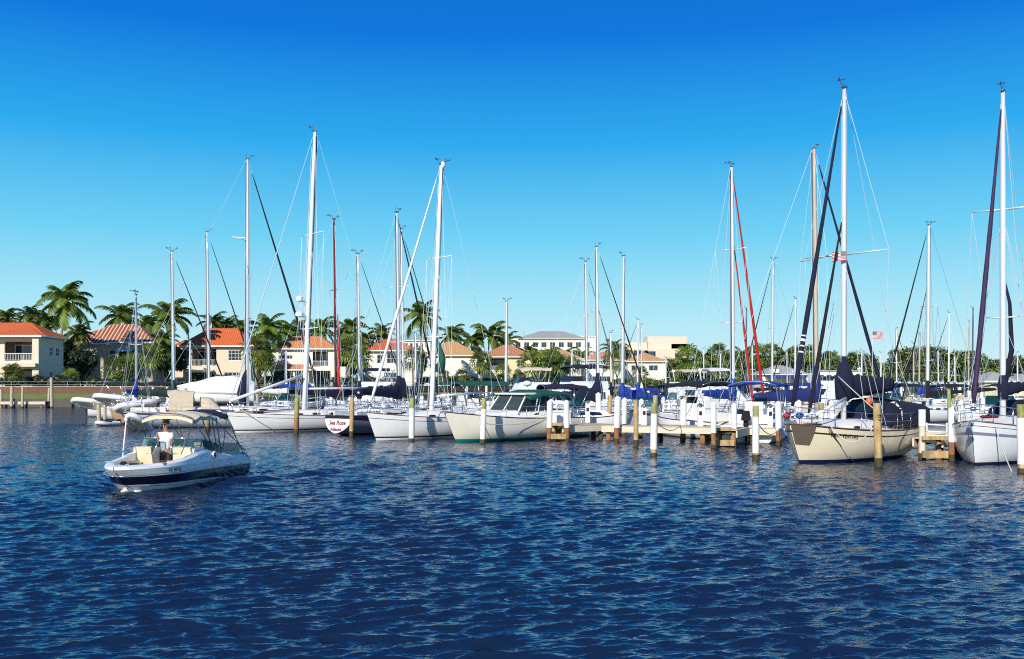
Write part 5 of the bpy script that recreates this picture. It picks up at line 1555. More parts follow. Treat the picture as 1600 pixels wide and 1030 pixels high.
for a in [
 (324, 648, 673, 9, 'mossrust', 'short rusty brown piling before the grey-white sailboat hull, behind the speedboat canopy'),
 (463, 622, 678, 8, 'mossrust', 'green-topped rusty piling in front of the white sloop bow, left of centre'),
 (549, 620, 683, 7, 'wood', 'thin yellowish piling against the lettered round transom'),
 (643, 622, 690, 9, 'whitelow', 'white-sleeved piling with mossy top in front of the leaning-mast sailboat'),
 (754, 622, 694, 9, 'whitelow', 'white-sleeved piling with mossy top in front of the cream trawler'),
 (858, 628, 690, 9, 'white', 'white piling with rusty foot at the left corner of the short finger dock'),
 (886, 628, 690, 9, 'white', 'white piling with rusty foot at the right corner of the short finger dock'),
 (936, 616, 680, 9, 'white', 'tall white piling right of the navy bimini boat'),
 (952, 618, 676, 8, 'wood', 'greenish yellow piling between two white ones by the navy boom cover'),
 (963, 622, 690, 10, 'white', 'white piling with rusty foot at the left end of the main walkway'),
 (975, 624, 682, 8, 'white', 'white piling just right of the main walkway end'),
 (994, 626, 698, 8, 'wood', 'golden bare piling standing before the main walkway, left of the rope-tied one'),
 (1001, 626, 684, 8, 'white', 'white piling close behind the golden bare one'),
 (1021, 630, 713, 11, 'whitemoss', 'thick white-sleeved piling with mossy top and ropes, before the main walkway'),
 (1026, 618, 690, 8, 'wood', 'yellow-green piling just behind the thick rope-tied one'),
 (1067, 626, 689, 10, 'white', 'white piling with rusty foot under the left edge of the black bimini'),
 (1115, 632, 701, 9, 'white', 'white piling with rusty foot, left of the pair at the middle finger dock'),
 (1147, 633, 697, 9, 'white', 'white piling with rusty foot, right of the pair at the middle finger dock'),
 (1181, 634, 719, 11, 'whitemoss', 'thick white-sleeved piling with mossy top, right before the blue bimini'),
 (1217, 630, 696, 10, 'white', 'white piling with rusty foot left of the beige bow'),
 (1248, 628, 690, 9, 'white', 'white piling half hidden behind the beige bow rail'),
 (1283, 630, 688, 9, 'whitemoss', 'yellow-green topped piling behind the beige foredeck'),
 (1301, 628, 684, 9, 'white', 'white piling behind the beige cabin front'),
 (1373, 630, 730, 12, 'wood', 'stout golden piling in front of the beige sailboat, ropes around its top'),
 (1441, 640, 718, 11, 'whitetan', 'white and tan piling at the beige sailboat stern'),
 (1487, 640, 720, 10, 'white', 'white piling with bright rusty foot, left of the white sailboat bow'),
 (1500, 628, 700, 9, 'white', 'white piling just behind the right corner of the railing dock'),
 (1485, 608, 690, 6, 'mossrust', 'thin rust-brown piling rising above the white one beside the railing'),
 (1537, 624, 700, 9, 'white', 'white piling behind the pulpit of the white sailboat'),
 (1556, 640, 700, 8, 'white', 'white piling seen over the foredeck of the white sailboat'),
 (1597, 632, 739, 13, 'whitemoss', 'thick mossy golden piling cut by the right picture edge'),
 (81, 590, 638, 5, 'pale', 'tall pale piling before the lawn left of the dinghies'),
 (76, 606, 637, 4, 'pale', 'shorter pale piling touching the tall one before the lawn'),
 (18, 604, 638, 5, 'pale', 'brown piling at the low private dock, nearest its end'),
 (35, 604, 638, 4, 'pale', 'crooked piling right of the low private dock'),
 (2, 608, 637, 4, 'pale', 'greenish piling at the far left picture edge'),
 (155, 632, 662, 6, 'pale', 'stubby pale piling left of the tan hull with a heart'),
 (164, 630, 660, 5, 'pale', 'thin piling beside the tan hull with a heart'),
 (402, 616, 655, 7, 'pale', 'grey piling right of the canvas-covered motorboat'),
 (388, 618, 660, 8, 'pale', 'dark grey piling at the foot of the strutted mast'),
 (470, 618, 655, 6, 'mossrust', 'mossy piling behind the white sloop cabin'),
]:
    piling(a[0], a[1], a[2], a[3], a[4], a[5])
rnd.seed(77)
for px, yt, yw, wp in [(505, 618, 652, 6), (518, 620, 652, 6), (583, 618, 650, 6), (596, 620, 650, 6), (660, 620, 655, 6), (685, 618, 648, 6), (830, 614, 646, 6), (846, 618, 652, 7), (700, 616, 645, 5), (1036, 622, 660, 6), (1094, 616, 645, 5),
    (1240, 626, 655, 7), (1262, 610, 640, 5), (1330, 622, 650, 6), (1352, 616, 642, 5), (1425, 622, 655, 6), (1500, 606, 640, 5), (1462, 616, 640, 5), (1515, 612, 640, 5), (1390, 612, 640, 5), (1180, 612, 640, 5), (1150, 612, 640, 5), (916, 612, 645, 5),
    (989, 614, 645, 5), (1012, 612, 640, 5), (1052, 606, 632, 4), (1080, 604, 630, 4), (1108, 606, 632, 4), (1136, 604, 630, 4), (1166, 606, 632, 4), (1196, 604, 630, 4), (1224, 606, 632, 4), (1408, 605, 630, 4), (1436, 604, 630, 4), (1472, 604, 628, 4), (1534, 606, 632, 5), (1560, 612, 640, 5), (1584, 610, 640, 5),
    (478, 604, 630, 4), (730, 604, 630, 4), (760, 604, 630, 4), (865, 604, 630, 4), (240, 606, 640, 4), (262, 606, 640, 4)]:
    piling(px, yt, yw, wp, 'white', 'white-sleeved piling in the crowded rows behind the front boats', 'back row white pilings')
def crossbeam(px0, px1, y, d, label):
    x0, x1 = WX(px0, d), WX(px1, d); z = WZ(y, d)
    m = MB(); m.box(((x0+x1)/2, d, z), (x1-x0, .14, .26)); m.box(((x0+x1)/2, d+.02, z+.62), (x1-x0, .10, .14))
    o = m.build('cross_beam', MT['gold']); tag(o, label, 'beam', 'golden beams between paired pilings')
crossbeam(858, 886, 682, 48.3, 'golden beam tying the two pilings of the left finger dock')
crossbeam(1115, 1147, 692, 43.9, 'golden beam tying the two pilings of the middle finger dock')
crossbeam(1441, 1487, 710, 36.6, 'golden beam tying the pilings of the railing dock')
# white dock box with a notice, dock railing
d_ = 49.6; root = empty('dock_box', (WX(876, d_), d_+.25, .8), R(8)); tag(root, 'white dock box with a small dark notice between the left finger pilings', 'dock box')
m = MB(); m.box((0, 0, .33), (.95, .55, .62)); m.build('body', MT['white'], root); m = MB(); m.box((0, 0, .68), (1.02, .62, .09)); m.build('lid', MT['white'], root)
m = MB(); m.box((.2, -.29, .3), (.3, .02, .26)); nt_o = m.build('notice', MT['greymetal'], root); m = MB(); m.box((.2, -.303, .33), (.22, .01, .12)); m.build('notice_print', MT['inkw'], nt_o)
root = empty('dock_railing', (16.9, 38.3, .8), R(0)); tag(root, 'small white tubular railing standing on the dock between two sailboats', 'railing')
m = MB()
for x in (-.35, .45): m.tube([(x, 0, 0), (x, 0, .55)], .03, 6)
m.tube([(-.5, 0, .5), (.7, 0, .42)], .03, 6); m.tube([(-.5, 0, .22), (.7, 0, .15)], .03, 6); m.build('rail_tube', MT['white'], root, True)
m = MB(); m.box((.1, 0, .03), (1.1, .3, .05)); m.build('base', MT['white'], root)
for px, d_, h_, lab in ((918, 52.2, 1.1, 'white power pedestal beside the navy bimini boat'), (1094, 47.6, 1.0, 'white power pedestal below the black bimini'), (1203, 46.9, 1.0, 'white power pedestal below the blue bimini'), (1006, 49.0, .95, 'white power pedestal on the main walkway behind the roped piling')):
    root = empty('power_pedestal', (WX(px, d_), d_, .8)); tag(root, lab, 'power pedestal')
    m = MB(); m.box((0, 0, h_/2), (.26, .22, h_), taper=.85); m.build('body', MT['white'], root); m = MB(); m.ball((0, 0, h_), (.15, .13, .12), 10, 6); m.build('light_cap', MT['paneclr'], root, True); m = MB(); m.box((0, -.11, h_*.65), (.14, .02, .2)); m.build('socket_panel', MT['dark'], root)
# ------------------------------------------------------------------ boats of the front row
def rope(a, b, sag, label, r=.018, mt='rope'):
    a, b = Vector(a), Vector(b); m = MB(); n = 10
    m.tube([a.lerp(b, i/n)+Vector((0, 0, -4*sag*(i/n)*(1-i/n))) for i in range(n+1)], r, 5)
    o = m.build('mooring_line', MT[mt], None, True); tag(o, label, 'rope')
def wpt(root, p):
    return Matrix.Translation(root.location) @ Matrix.Rotation(root.rotation_euler.z, 4, 'Z') @ Vector(p)

MT['chafe'] = P('brown_grey_chafe_cloth', (.13, .10, .07), .8, var=.3)
# beige sailboat
nv, H = sailboat(1318, 37.1, 222, 9.0, 137, 'beige sailboat with navy covers and brown stripes, moored bow-left behind the golden piling', hull='beige', lod=2, mf=.43, B=3.1, Fm=1.12, rakeb=1.0, mr=.085,
    rake=.004, spreaders=((.50, 1),), sw=1.75, furl='navy', furl2=('black', .62, 2.6), furlr=.092, boomL=3.9, cover='navy', fat=.42, boomz=2.55, coverrise=1.0, thickwire=1.3, nport=3, srake=.5)
dodger(nv, -.9, -2.5, 1.15, 1.3, .95, 'navy')
m = MB(); rings = []
for i in range(7):
    x = -2.3-2.4*i/6; rings.append([(x, 1.25, 1.2), (x, 1.22, 1.9), (x, .9, 2.25-.03*i), (x, 0, 2.38-.03*i), (x, -.9, 2.25-.03*i), (x, -1.22, 1.9), (x, -1.25, 1.2)])
m.loft(rings); m.build('cockpit_enclosure', MT['navy'], nv, True, 50)
# name on the bow, anchor, dark fender cloth at the stem, text on the furled sail
def mp(a, b):
    x = 2.0-a; q = H.at(x, 1.22+b, 1); return (x, q[1]+.02, H.sh_x(x)-.32+b)
text_on('NEW VENTURE', .17, mp, MT['inkb'], nv, 'boat_name', thick=True)
m = MB(); q = [H.at(4.15-.75*i, z, 1) for i in (0, 1) for z in (.95, 1.5)]
pl = []
for i in range(6):
    r = []
    for k in range(7):
        u = .01+.36*k/6; p = H.pt(1, u, 1); x = p[0]-.03-.74*i/5*(1-.5*k/6)
        sh = H.sh_x(x); z = min(sh-.01, sh-(H.Fb+H.dr)*u); qq = H.at(x, z, 1); r.append((qq[0], qq[1]+.02, qq[2]))
    pl.append(r)
m.loft(pl); m.build('chafe_cloth', MT['chafe'], nv, True)
def anchor(root, x, z, y=0):
    m = MB(); m.tube([(x-.5, y, z+.06), (x+.28, y, z+.02), (x+.42, y, z-.2)], .03, 6); m.box((x+.38, y, z-.3), (.12, .3, .26), ry=.5, taper=.4)
    m.build('anchor', MT['steel'], root)
    m = MB(); m.box((x-.1, y, z), (.7, .16, .07)); m.build('bow_roller', MT['steel'], root)
anchor(nv, 3.9, 1.5)
fenders(nv, H, (-4.0, -4.35), 1)
for k in range(3):
    m = MB(); m.ball((2.8+.33*k, .3-.3*k, 1.75), (.18, .14, .12), 8, 6, .1); m.build('gear_bag', MT[('white', 'blueplastic', 'red')[k]], nv, True)
m = MB(); m.ball((-.3, .9, 2.25), (.16, .12, .16), 8, 6); m.build('life_ring', MT['orange'], nv, True)
m = MB(); m.tube([(2.6, .2, 1.7), (.2, .2, 2.35)], .06, 8); m.build('staysail_boom', MT['mastw'], nv, True)
# sail lettering as bands on the furled genoa
A = Vector((.1, 0, WZ(137, 37.1)-.3)); Bq = Vector((3.75, 0, 1.6))
for t0, w_ in ((.755, .03), (.768, .06), (.785, .03), (.803, .035)):
    c = A.lerp(Bq, t0); dv = (Bq-A).normalized(); m = MB(); m.tube([c-dv*w_*.8, c+dv*w_*.8], .10, 10, cap=False, sq=(1, 1)); 
    m.build('sail_lettering', MT['inkw'], nv, True)

def flag(loc, w, h, rz, label, staff=0):
    root = empty('flag', loc, rz); tag(root, label, 'flag')
    n = 13
    def sheet(x0, x1, z0, z1, mt, nm, off=0.0):
        m = MB(); k = 8; r = []
        for i in range(k+1):
            x = x0+(x1-x0)*i/k; y = .07*w*math.sin(x/w*7)+off; r.append([(x, y, z0-.10*w*(x/w)**1.5), (x, y, z1-.10*w*(x/w)**1.5)])
        m.loft(r); return m.build(nm, MT[mt], root, True)
    st = MB(); sw_ = MB()
    for i in range(n):
        z1 = -h*i/n; z0 = -h*(i+1)/n; tgt = st if i % 2 == 0 else sw_
        k = 8; r = []
        for j in range(k+1):
            x = w*j/k; y = .07*w*math.sin(x/w*7); r.append([(x, y, z0-.10*w*(x/w)**1.5), (x, y, z1-.10*w*(x/w)**1.5)])
        tgt.loft(r)
    st.build('red_stripes', MT['red'], root, True); sw_.build('white_stripes', MT['inkw'], root, True)
    sheet(0, w*.4, -h*7/13, 0, 'navy', 'blue_canton', -.012)
    sheet(0, w*.4, -h*7/13, 0, 'navy', 'blue_canton', .012)
    m = MB()
    for i in range(5):
        for j in range(6):
            x = w*.4*(j+.5)/6; z = -h*7/13*(i+.5)/5-.10*w*(x/w)**1.5; y = .07*w*math.sin(x/w*7)
            for o_ in (-.018, .018): m.box((x, y+o_, z), (w*.03, .004, w*.03))
    m.build('stars', MT['inkw'], root)
    if staff:
        m = MB(); m.tube([(0, 0, .1), (0, 0, -staff)], .012, 5); m.build('staff', MT['mastw'], root)
p = wpt(nv, (0, .12, WZ(392, 37.1))); flag((p.x-.03, p.y-.1, WZ(393, 37)), .56, .36, R(178), 'US flag hoisted below the spreader of the beige sailboat mast')
flag((WX(1363, 46), 46, WZ(518, 46)), .48, .34, R(-20), 'small wind-blown US flag right of the tallest mast, on a thin staff', staff=3.4)

# white sailboat at the right edge
rs, H2 = sailboat(1567, 37.0, 229, 9.8, 143, 'white sailboat at the right picture edge, bow toward the viewer, purple furled headsail', hull='right', lod=2, mf=.42, B=3.3, Fm=1.2, rakeb=.55, mr=.092, rake=.0, spreaders=((.31, .55), (.64, 1)), sw=1.15,
    furl='purple', furlr=.092, boomL=4.4, cover='navy', fat=.24, coverrise=.45, boomz=2.55, thickwire=1.3, nport=3)
dodger(rs, -1.5, -3.1, 1.2, 1.45, .8, 'navy')
anchor(rs, 4.0, 1.55)
for k in range(4):
    m = MB(); m.ball((2.4+.28*k, .35-.06*k, 1.72), (.15, .12, .06), 8, 6, .2); m.build('coiled_line', MT['dred'], rs, True)
m = MB(); m.tube([(.02, -.02, 2.4), (-.25, .25, 4.2), (-.18, .2, 6.0), (0, 0, 7.2)], [.16, .15, .1, .04], 10, sq=(1, .6)); m.build('furled_mainsail', MT['navy'], rs, True)
fenders(rs, H2, (1.5,), -1)

# leaning-mast sailboat, trawler, sloop, lettered transom, grey hull
dd, HD = sailboat(674, 52.0, 225, 9.8, 254, 'white sailboat with an aft-leaning white mast and white furled headsail, left of the cream trawler', hull='white', lod=2, mf=.44, B=3.1, Fm=1.08, mast='mastw', rake=.052, mr=.12,
    spreaders=((.30, .8), (.62, 1)), sw=1.05, furl='wsail', furlr=.08, boomL=3.6, cover=None, thickwire=1.5, nport=3)
m = MB(); m.tube([(-.35, .25, 3.5), (-.5, .35, 4.3), (-.3, .15, 5.3)], [.28, .2, .05], 8); m.build('green_sail_bag', MT['green'], dd, True)
m = MB(); m.ball((-.75, .1, WZ(262, 52)+.25), (.13, .13, .2), 8, 6); m.build('masthead_light', MT['white'], dd, True)
ss, HS = sailboat(475, 59.8, 219, 12.0, 203, 'white sloop with radar pods on its tall white mast, left of the lettered transom', hull='white', lod=2, mf=.42, B=3.6, Fm=.95, mast='mastw', rake=.043, mr=.13,
    spreaders=((.29, .8), (.63, 1)), sw=1.5, furl='wire', furlr=.032, boomL=4.6, cover=None, thickwire=1.6, nport=4, boomz=2.6, boomup=.01)
for z, r in ((WZ(492, 60), .26), (WZ(468, 60), .21)):
    m = MB(); m.tube([(.3, 0, z-.12), (.3, 0, z+.1), (.3, 0, z+.18)], [r, r, r*.6], 12); m.box((.05, 0, z-.15), (.6, .12, .06)); m.build('radar_dome', MT['white'], ss, True, 40)
m = MB(); m.tube([(4.8, .1, 1.9), (.3, .2, 3.4)], .09, 8); m.build('spinnaker_pole', MT['mastw'], ss, True)
anchor(ss, 5.0, 1.28)
sr, HR = sailboat(623, 58.8, 60, 10.2, 333, 'sailboat seen from astern with a rounded white lettered transom and dark sheer band', hull='dark', lod=2, mf=.46, B=3.1, Fm=1.05, rake=.018, mr=.10, spreaders=((.34, .6), (.62, 1)), sw=1.0,
    furl='black', furlr=.07, boomL=3.9, cover='navy', fat=.3, thickwire=1.3, nport=3, tw=.66, srake=-.35)
# white transom face with its lettering
m = MB(); vs = []; x0 = HR.pt(0, 0, 1)[0]
prof = [HR.pt(0, u, 1) for u in [0.02+.975*i/12 for i in range(13)]]
ptsL = [(q[0]-.025, -q[1]*.97, q[2]) for q in prof]; ptsR = [(q[0]-.025, q[1]*.97, q[2]) for q in prof]
m.loft([[a, ((a[0]+b[0])/2-.02, 0, (a[2]+b[2])/2), b] for a, b in zip(ptsL, ptsR)]); tr = m.build('transom', MT['white'], sr, True)
m = MB(); m.loft([[(a[0]-.035, a[1], a[2]) , (b[0]-.035, b[1], b[2])] for a, b in zip(ptsL[:3], ptsR[:3])]); m.build('transom_band', MT['black'], tr)
def tmap(dz):
    def f(a, b):
        z = dz+b; u = (HR.Fs-z)/(HR.Fs+HR.drt(0)); q = HR.pt(0, u, 1); return (q[0]-.075, -a*1.0, z)
    return f
text_on('Sea Rose', .33, tmap(.62), MT['ink'], tr, 'boat_name', thick=True); text_on('Atlantis', .26, tmap(.28), MT['ink'], tr, 'home_port', thick=True)
aa, HA = sailboat(387, 66.0, 20, 13.2, 249, 'big pale grey-white sailboat broadside behind the speedboat, tall mast with short jumper struts', hull='grey', lod=2, mf=.40, B=3.7, Fm=1.02, rake=.0, mr=.11, spreaders=((.63, .0001), (.3, 1)), sw=1.1,
    furl='black', furlr=.085, boomL=5.0, cover=None, thickwire=1.5, nport=4)
m = MB(); m.tube([(-.3, 0, 1.5), (-.35, 0, 2.3), (-.2, 0, 3.3), (-.05, 0, 3.9)], [.32, .36, .22, .08], 10); m.build('stacked_sail', MT['navy'], aa, True)
HMz = WZ(372, 66)
m = MB(); m.tube([(-.05, .05, HMz), (-1.0, .3, HMz+.05)], .04, 5); m.tube([(-.05, -.05, HMz-.12), (-1.0, -.3, HMz-.1)], .035, 5); m.build('jumper_strut', MT['mastw'], aa)
dodger(aa, -1.8, -3.1, 1.3, 1.2, .8, 'tan'); bimini(aa, -5.2, -3.5, 1.3, 2.35, -4.4, 'tan', 1.1)
m = MB(); rings = []
for i in range(4):
    x = -3.6-1.5*i/3; rings.append([(x, -1.36, 1.15), (x, -1.33, 2.35)])
m.loft(rings); m.build('side_curtain', MT['tan'], aa)

# cream trawler with green canvas
tr_, HT = powerboat(765, 51.2, 226, 9.6, 'none', 'cream motor cruiser with green bottom paint and green canvas, right of the leaning white mast', B=3.3, Fm=1.12, hull='cream_green', cat='motor cruiser')
tr_.location.x = -3.3+3.3; tr_.location.y = 47.2+3.3*1.03
before = set(bpy.data.objects)
h8 = House8(-1.3, 2.7, 1.35, .85, 1.4, 2.05, .0, .9, .9, 1.75); m = MB(); h8.mesh(m); m.build('trunk_cabin', MT['deckw'], tr_)
g = MB(); [h8.panel(g, f, a, a+.1, .35, .7) for f in 'LR' for a in ((.1, .42, .75))]; g.build('porthole', MT['glass'], tr_)
p8 = House8(-2.1, .75, 1.35, 1.1, 1.7, 2.72, .0, .85, .86); m = MB()
m.box((-.95, 0, 2.71), (2.3, 2.2, .07)); m.build('hardtop', MT['white'], tr_)
wf = MB(); wg = MB()
for f, s0, s1 in (('L', .04, .40), ('L', .44, .80), ('R', .2, .56), ('R', .60, .96), ('F', .04, .48), ('F', .52, .96)): p8.panel(wg, f, s0, s1, .12, .92)
for a, b in ((0, 4), (1, 5), (2, 6), (3, 7), (4, 5), (6, 7), (5, 6)): wf.tube([p8.c[a], p8.c[b]], .045, 6)
wf.tube([(p8.c[2]+p8.c[3])/2, (p8.c[6]+p8.c[7])/2], .04, 6); wf.tube([(p8.c[0]+p8.c[1])/2, (p8.c[4]+p8.c[5])/2], .04, 6); wf.tube([(p8.c[1]+p8.c[2])/2, (p8.c[5]+p8.c[6])/2], .04, 6)
wf.build('window_frame', MT['white'], tr_, True); wg.build('windscreen', MT['paneclr'], tr_)
m = MB(); arch_top(m, -3.2, .0, 1.36, 2.74, rise=.2, th=.08, drop_f=.22, drop_a=.1); m.build('canvas_top', MT['green'], tr_, True, 60)
m = MB(); m.loft([[(-2.15, y, 2.7), (-3.1, y, 2.6), (-3.9, y*1.0, 1.5), (-2.3, y, 1.5)] for y in (1.42, 1.38)]); m.build('side_curtain', MT['dgreen'], tr_)
rails(tr_, HT, 1, h=.6); anchor(tr_, 4.75, 1.5)
fm_ = MB()
for a in ((-2.2, -3.4), (-3.0, -3.9)): fm_.tube([(a[0], 1.40, 2.65), (a[1], 1.45, 1.5)], .02, 5)
fm_.build('canvas_frame', MT['steel'], tr_)
m = MB(); q = HT.at(-4.0, .75, 1)
for k in range(3): m.box((-3.75-.12*k, HT.at(-3.75, .95, 1)[1]+.012, .98), (.07, .015, .05))
m.box((-3.87, HT.at(-3.8, .75, 1)[1]+.012, .84), (.05, .015, .16), ry=-.4); m.build('stern_emblem', MT['inkw'], tr_)
m = MB(); m.ball((-1.6, -.4, 3.25), (.26, .26, .16), 10, 6); m.tube([(-1.6, -.4, 2.7), (-1.6, -.4, 3.2)], .05, 6); m.build('radar_dome', MT['white'], tr_, True)

for o in set(bpy.data.objects)-before:
    if o.parent == tr_ and o.name.split('.')[0] not in ('pulpit', 'pushpit', 'lifelines', 'anchor', 'bow_roller', 'stern_emblem'): o.location.z -= .33

# ropes
rope(wpt(nv, (2.9, 1.0, 1.35)), (WX(1330, 36), 35.6, -.05), .05, 'dark mooring line running from the beige bow down into the water', .02, 'drope')
rope((WX(1373, 33.6), 33.45, 1.75), wpt(nv, (2.8, 1.0, 1.45)), .75, 'pale slack line from the golden piling to the beige bow', .018)
rope((WX(1373, 33.6), 33.5, 1.85), wpt(nv, (.6, .1, 3.2)), .02, 'taut pale line from the golden piling up to the beige sailboat mast', .02)
rope((WX(1377, 33.6), 33.6, 1.5), wpt(nv, (-3.6, 1.2, 1.3)), .12, 'dark line from the golden piling to the beige stern', .02, 'drope')
for z in (1.75, 1.65, 1.82):
    m = MB(); m.torus((WX(1373, 33.5), 33.5, z), .155, .018, 'Z', 14, 5); o = m.build('rope_wrap', MT['drope'], None, True); tag(o, 'dark rope wrapped round the top of the golden piling', 'rope', 'rope turns on the golden piling')
rope(wpt(rs, (3.4, .6, 1.4)), (WX(1572, 32.3), 31.9, -.05), .1, 'pale mooring line hanging from the white bow into the water at right', .02)
rope(wpt(rs, (3.6, -.5, 1.5)), (WX(1487, 36.3), 36.2, 1.3), .15, 'pale line from the white sailboat bow to the rusty-footed piling', .018)
rope((WX(1021, 38.6), 38.5, 1.5), (WX(1067, 47), 47.6, .85), .35, 'pale line sagging from the thick roped piling to the walkway', .02)
rope((WX(1181, 36.8), 36.7, 1.5), (WX(1217, 45.5), 45.4, .8), .4, 'pale line from the mossy-topped thick piling to the walkway', .02)
rope(wpt(tr_, (3.6, 1.2, 1.6)), (WX(754, 46.3), 46.3, .25), .25, 'pale bow line of the cream cruiser to its white piling', .02)
rope(wpt(tr_, (-2.2, 1.6, 1.4)), (WX(754, 46.3), 46.3, 1.0), .3, 'pale spring line along the cream cruiser side', .016)
rope(wpt(ss, (4.6, .5, 1.6)), (WX(463, 55.8), 55.8, .9), .5, 'pale bow line of the white sloop to the green-topped piling', .022)
rope(wpt(sr, (-2.0, -1.6, 1.1)), wpt(sr, (2.6, -1.4, .3)), .1, 'dark line hanging along the dark hull beside the lettered transom', .022, 'drope')

# ------------------------------------------------------------------ second row of sailboats
sailboat(213, 71.5, 96, 7.4, 461, 'small tan sailboat whose stern carries a dark heart, slim short mast', hull='tanhull', lod=1, mf=.5, B=2.5, Fm=1.0, mast='mastw', mr=.07, rake=.01, cover='royal', fat=.2, nport=2, spreaders=((.55, 1),), sw=.5)
hs = [o for o in bpy.data.objects if o.parent is None and o.get('label', '').startswith('small tan sailboat')][0]
m = MB(); n = 20; pts = []
for i in range(n):
    a = 2*math.pi*i/n; hx = 16*math.sin(a)**3; hy = 13*math.cos(a)-5*math.cos(2*a)-2*math.cos(3*a)-math.cos(4*a)
    pts.append((hx/16*.28, hy/16*.26))
xs_ = -3.7-.02
m.add([(xs_, -p[0]-.3, .66+p[1]) for p in pts]+[(xs_-.02, -p[0]-.3, .66+p[1]) for p in pts], [tuple(range(n)), tuple(range(n, 2*n))[::-1]]+[(i, (i+1) % n, n+(i+1) % n, n+i) for i in range(n)])
m.build('heart_emblem', MT['ink'], hs)
G2 = 'sailboats in the rows behind'
S = [
 (272, 76, 20, 10.5, 393, 'sailboat under the leftmost dark-stayed mast, dark green boom cover', dict(cover='dgreen', fat=.3, furl='black', furlr=.06, mr=.10)),
 (327, 84, 25, 11, 363, 'sailboat with the second dark-stayed mast from the left, behind the covered motorboat', dict(cover='dgreen', fat=.3, furl='black', furlr=.06, mr=.11)),
 (525, 73, 40, 11, 343, 'sailboat whose mast has a dark red furled sail along its lower half', dict(mast='dredmast', cover='navy', fat=.25, mr=.07, spreaders=((.38, 1), (.62, .7)))),
 (562, 75, 30, 10, 397, 'sailboat with a mid-height dark-stayed mast left of the vivid red villa', dict(cover='navy', fat=.25, furl='black', furlr=.055, mr=.10)),
 (630, 78, 35, 11, 358, 'sailboat with the right mast of the close dark pair, thick navy boom cover', dict(cover='navy', fat=.45, furl='black', furlr=.06, mr=.10)),
 (790, 92, 200, 8.5, 471, 'small sailboat with a slim plain white mast before the yellowish villa', dict(mast='mastw', cover='navy', mr=.09, spreaders=((.5, 1),), sw=.4)),
 (917, 84, 35, 10, 409, 'sailboat with the leftmost mast of the middle trio', dict(cover='navy', furl='dwirefurl', furlr=.05, mr=.10, spreaders=((.3, .8), (.62, 1)))),
 (935, 68, 20, 9.8, 386, 'sailboat with the tallest mast of the middle trio and a navy boom cover', dict(cover='navy', fat=.42, furl='black', furlr=.055, mr=.10, coverrise=1.3, boomup=-.02, spreaders=((.28, .7), (.6, 1)))),
 (972, 76, 198, 9.5, 400, 'sailboat with a bright royal blue boom cover in mid picture', dict(cover='royal', fat=.34, mr=.10, mast='alu', boomup=-.07, boomL=3.9, coverrise=.7, nport=2)),
 (1145, 62, 50, 11, 262, 'sailboat with a scarlet furled headsail and a second red one inside it', dict(cover='royal', fat=.3, furl='red', furlr=.10, furl2=('red', .72, 3.0), mr=.13, spreaders=((.36, .7), (.66, 1)), sw=1.1, thickwire=1.5)),
 (1206, 96, 205, 10, 407, 'sailboat with a dark mast between the scarlet sail and the tan-toned mast', dict(cover='navy', mr=.09, furl='black', furlr=.06, dwire=True)),
 (1276, 56, 17, 11.5, 233, 'sailboat with a tan-toned mast and crumpled blue boom cover, behind the beige bow', dict(mast='mastt', cover='navy2', fat=.36, furl='navy', furlr=.10, mr=.13, coverrise=1.5, boomup=-.015, boomL=4.2, spreaders=((.58, 1),), sw=1.3, thickwire=1.5)),
 (1449, 74, 205, 11, 352, 'white sailboat with round ports and dark twin stays, beyond the railing dock', dict(cover='black', mr=.11, furl='black', furlr=.07, furl2=('black', .66, 2.8), nport=5, hull='white_plain', dwire=True, spreaders=((.25, .6), (.55, 1)), thickwire=1.4)),
]
MT['dredmast'] = MT['dred']; MT['dwirefurl'] = MT['dwire']; MT['navy2'] = P('deep_blue_canvas', (.01, .02, .13), .75, var=.4, scale=4, bump=.03, bscale=4)
for px, d, ph, L, yt, lab, kw in S:
    sailboat(px, d, ph, L, yt, lab, **kw)
ra = [o for o in bpy.data.objects if o.get('label', '').startswith('sailboat whose mast has a dark red')][0]
m = MB(); m.tube([(.25, 0, 2.0), (.22, 0, 3.0), (.2, 0, 7.0), (.15, 0, 8.2)], [.13, .15, .11, .04], 9); m.build('furled_sail', MT['red'], ra, True)
G3 = 'far sailboats with thin masts'
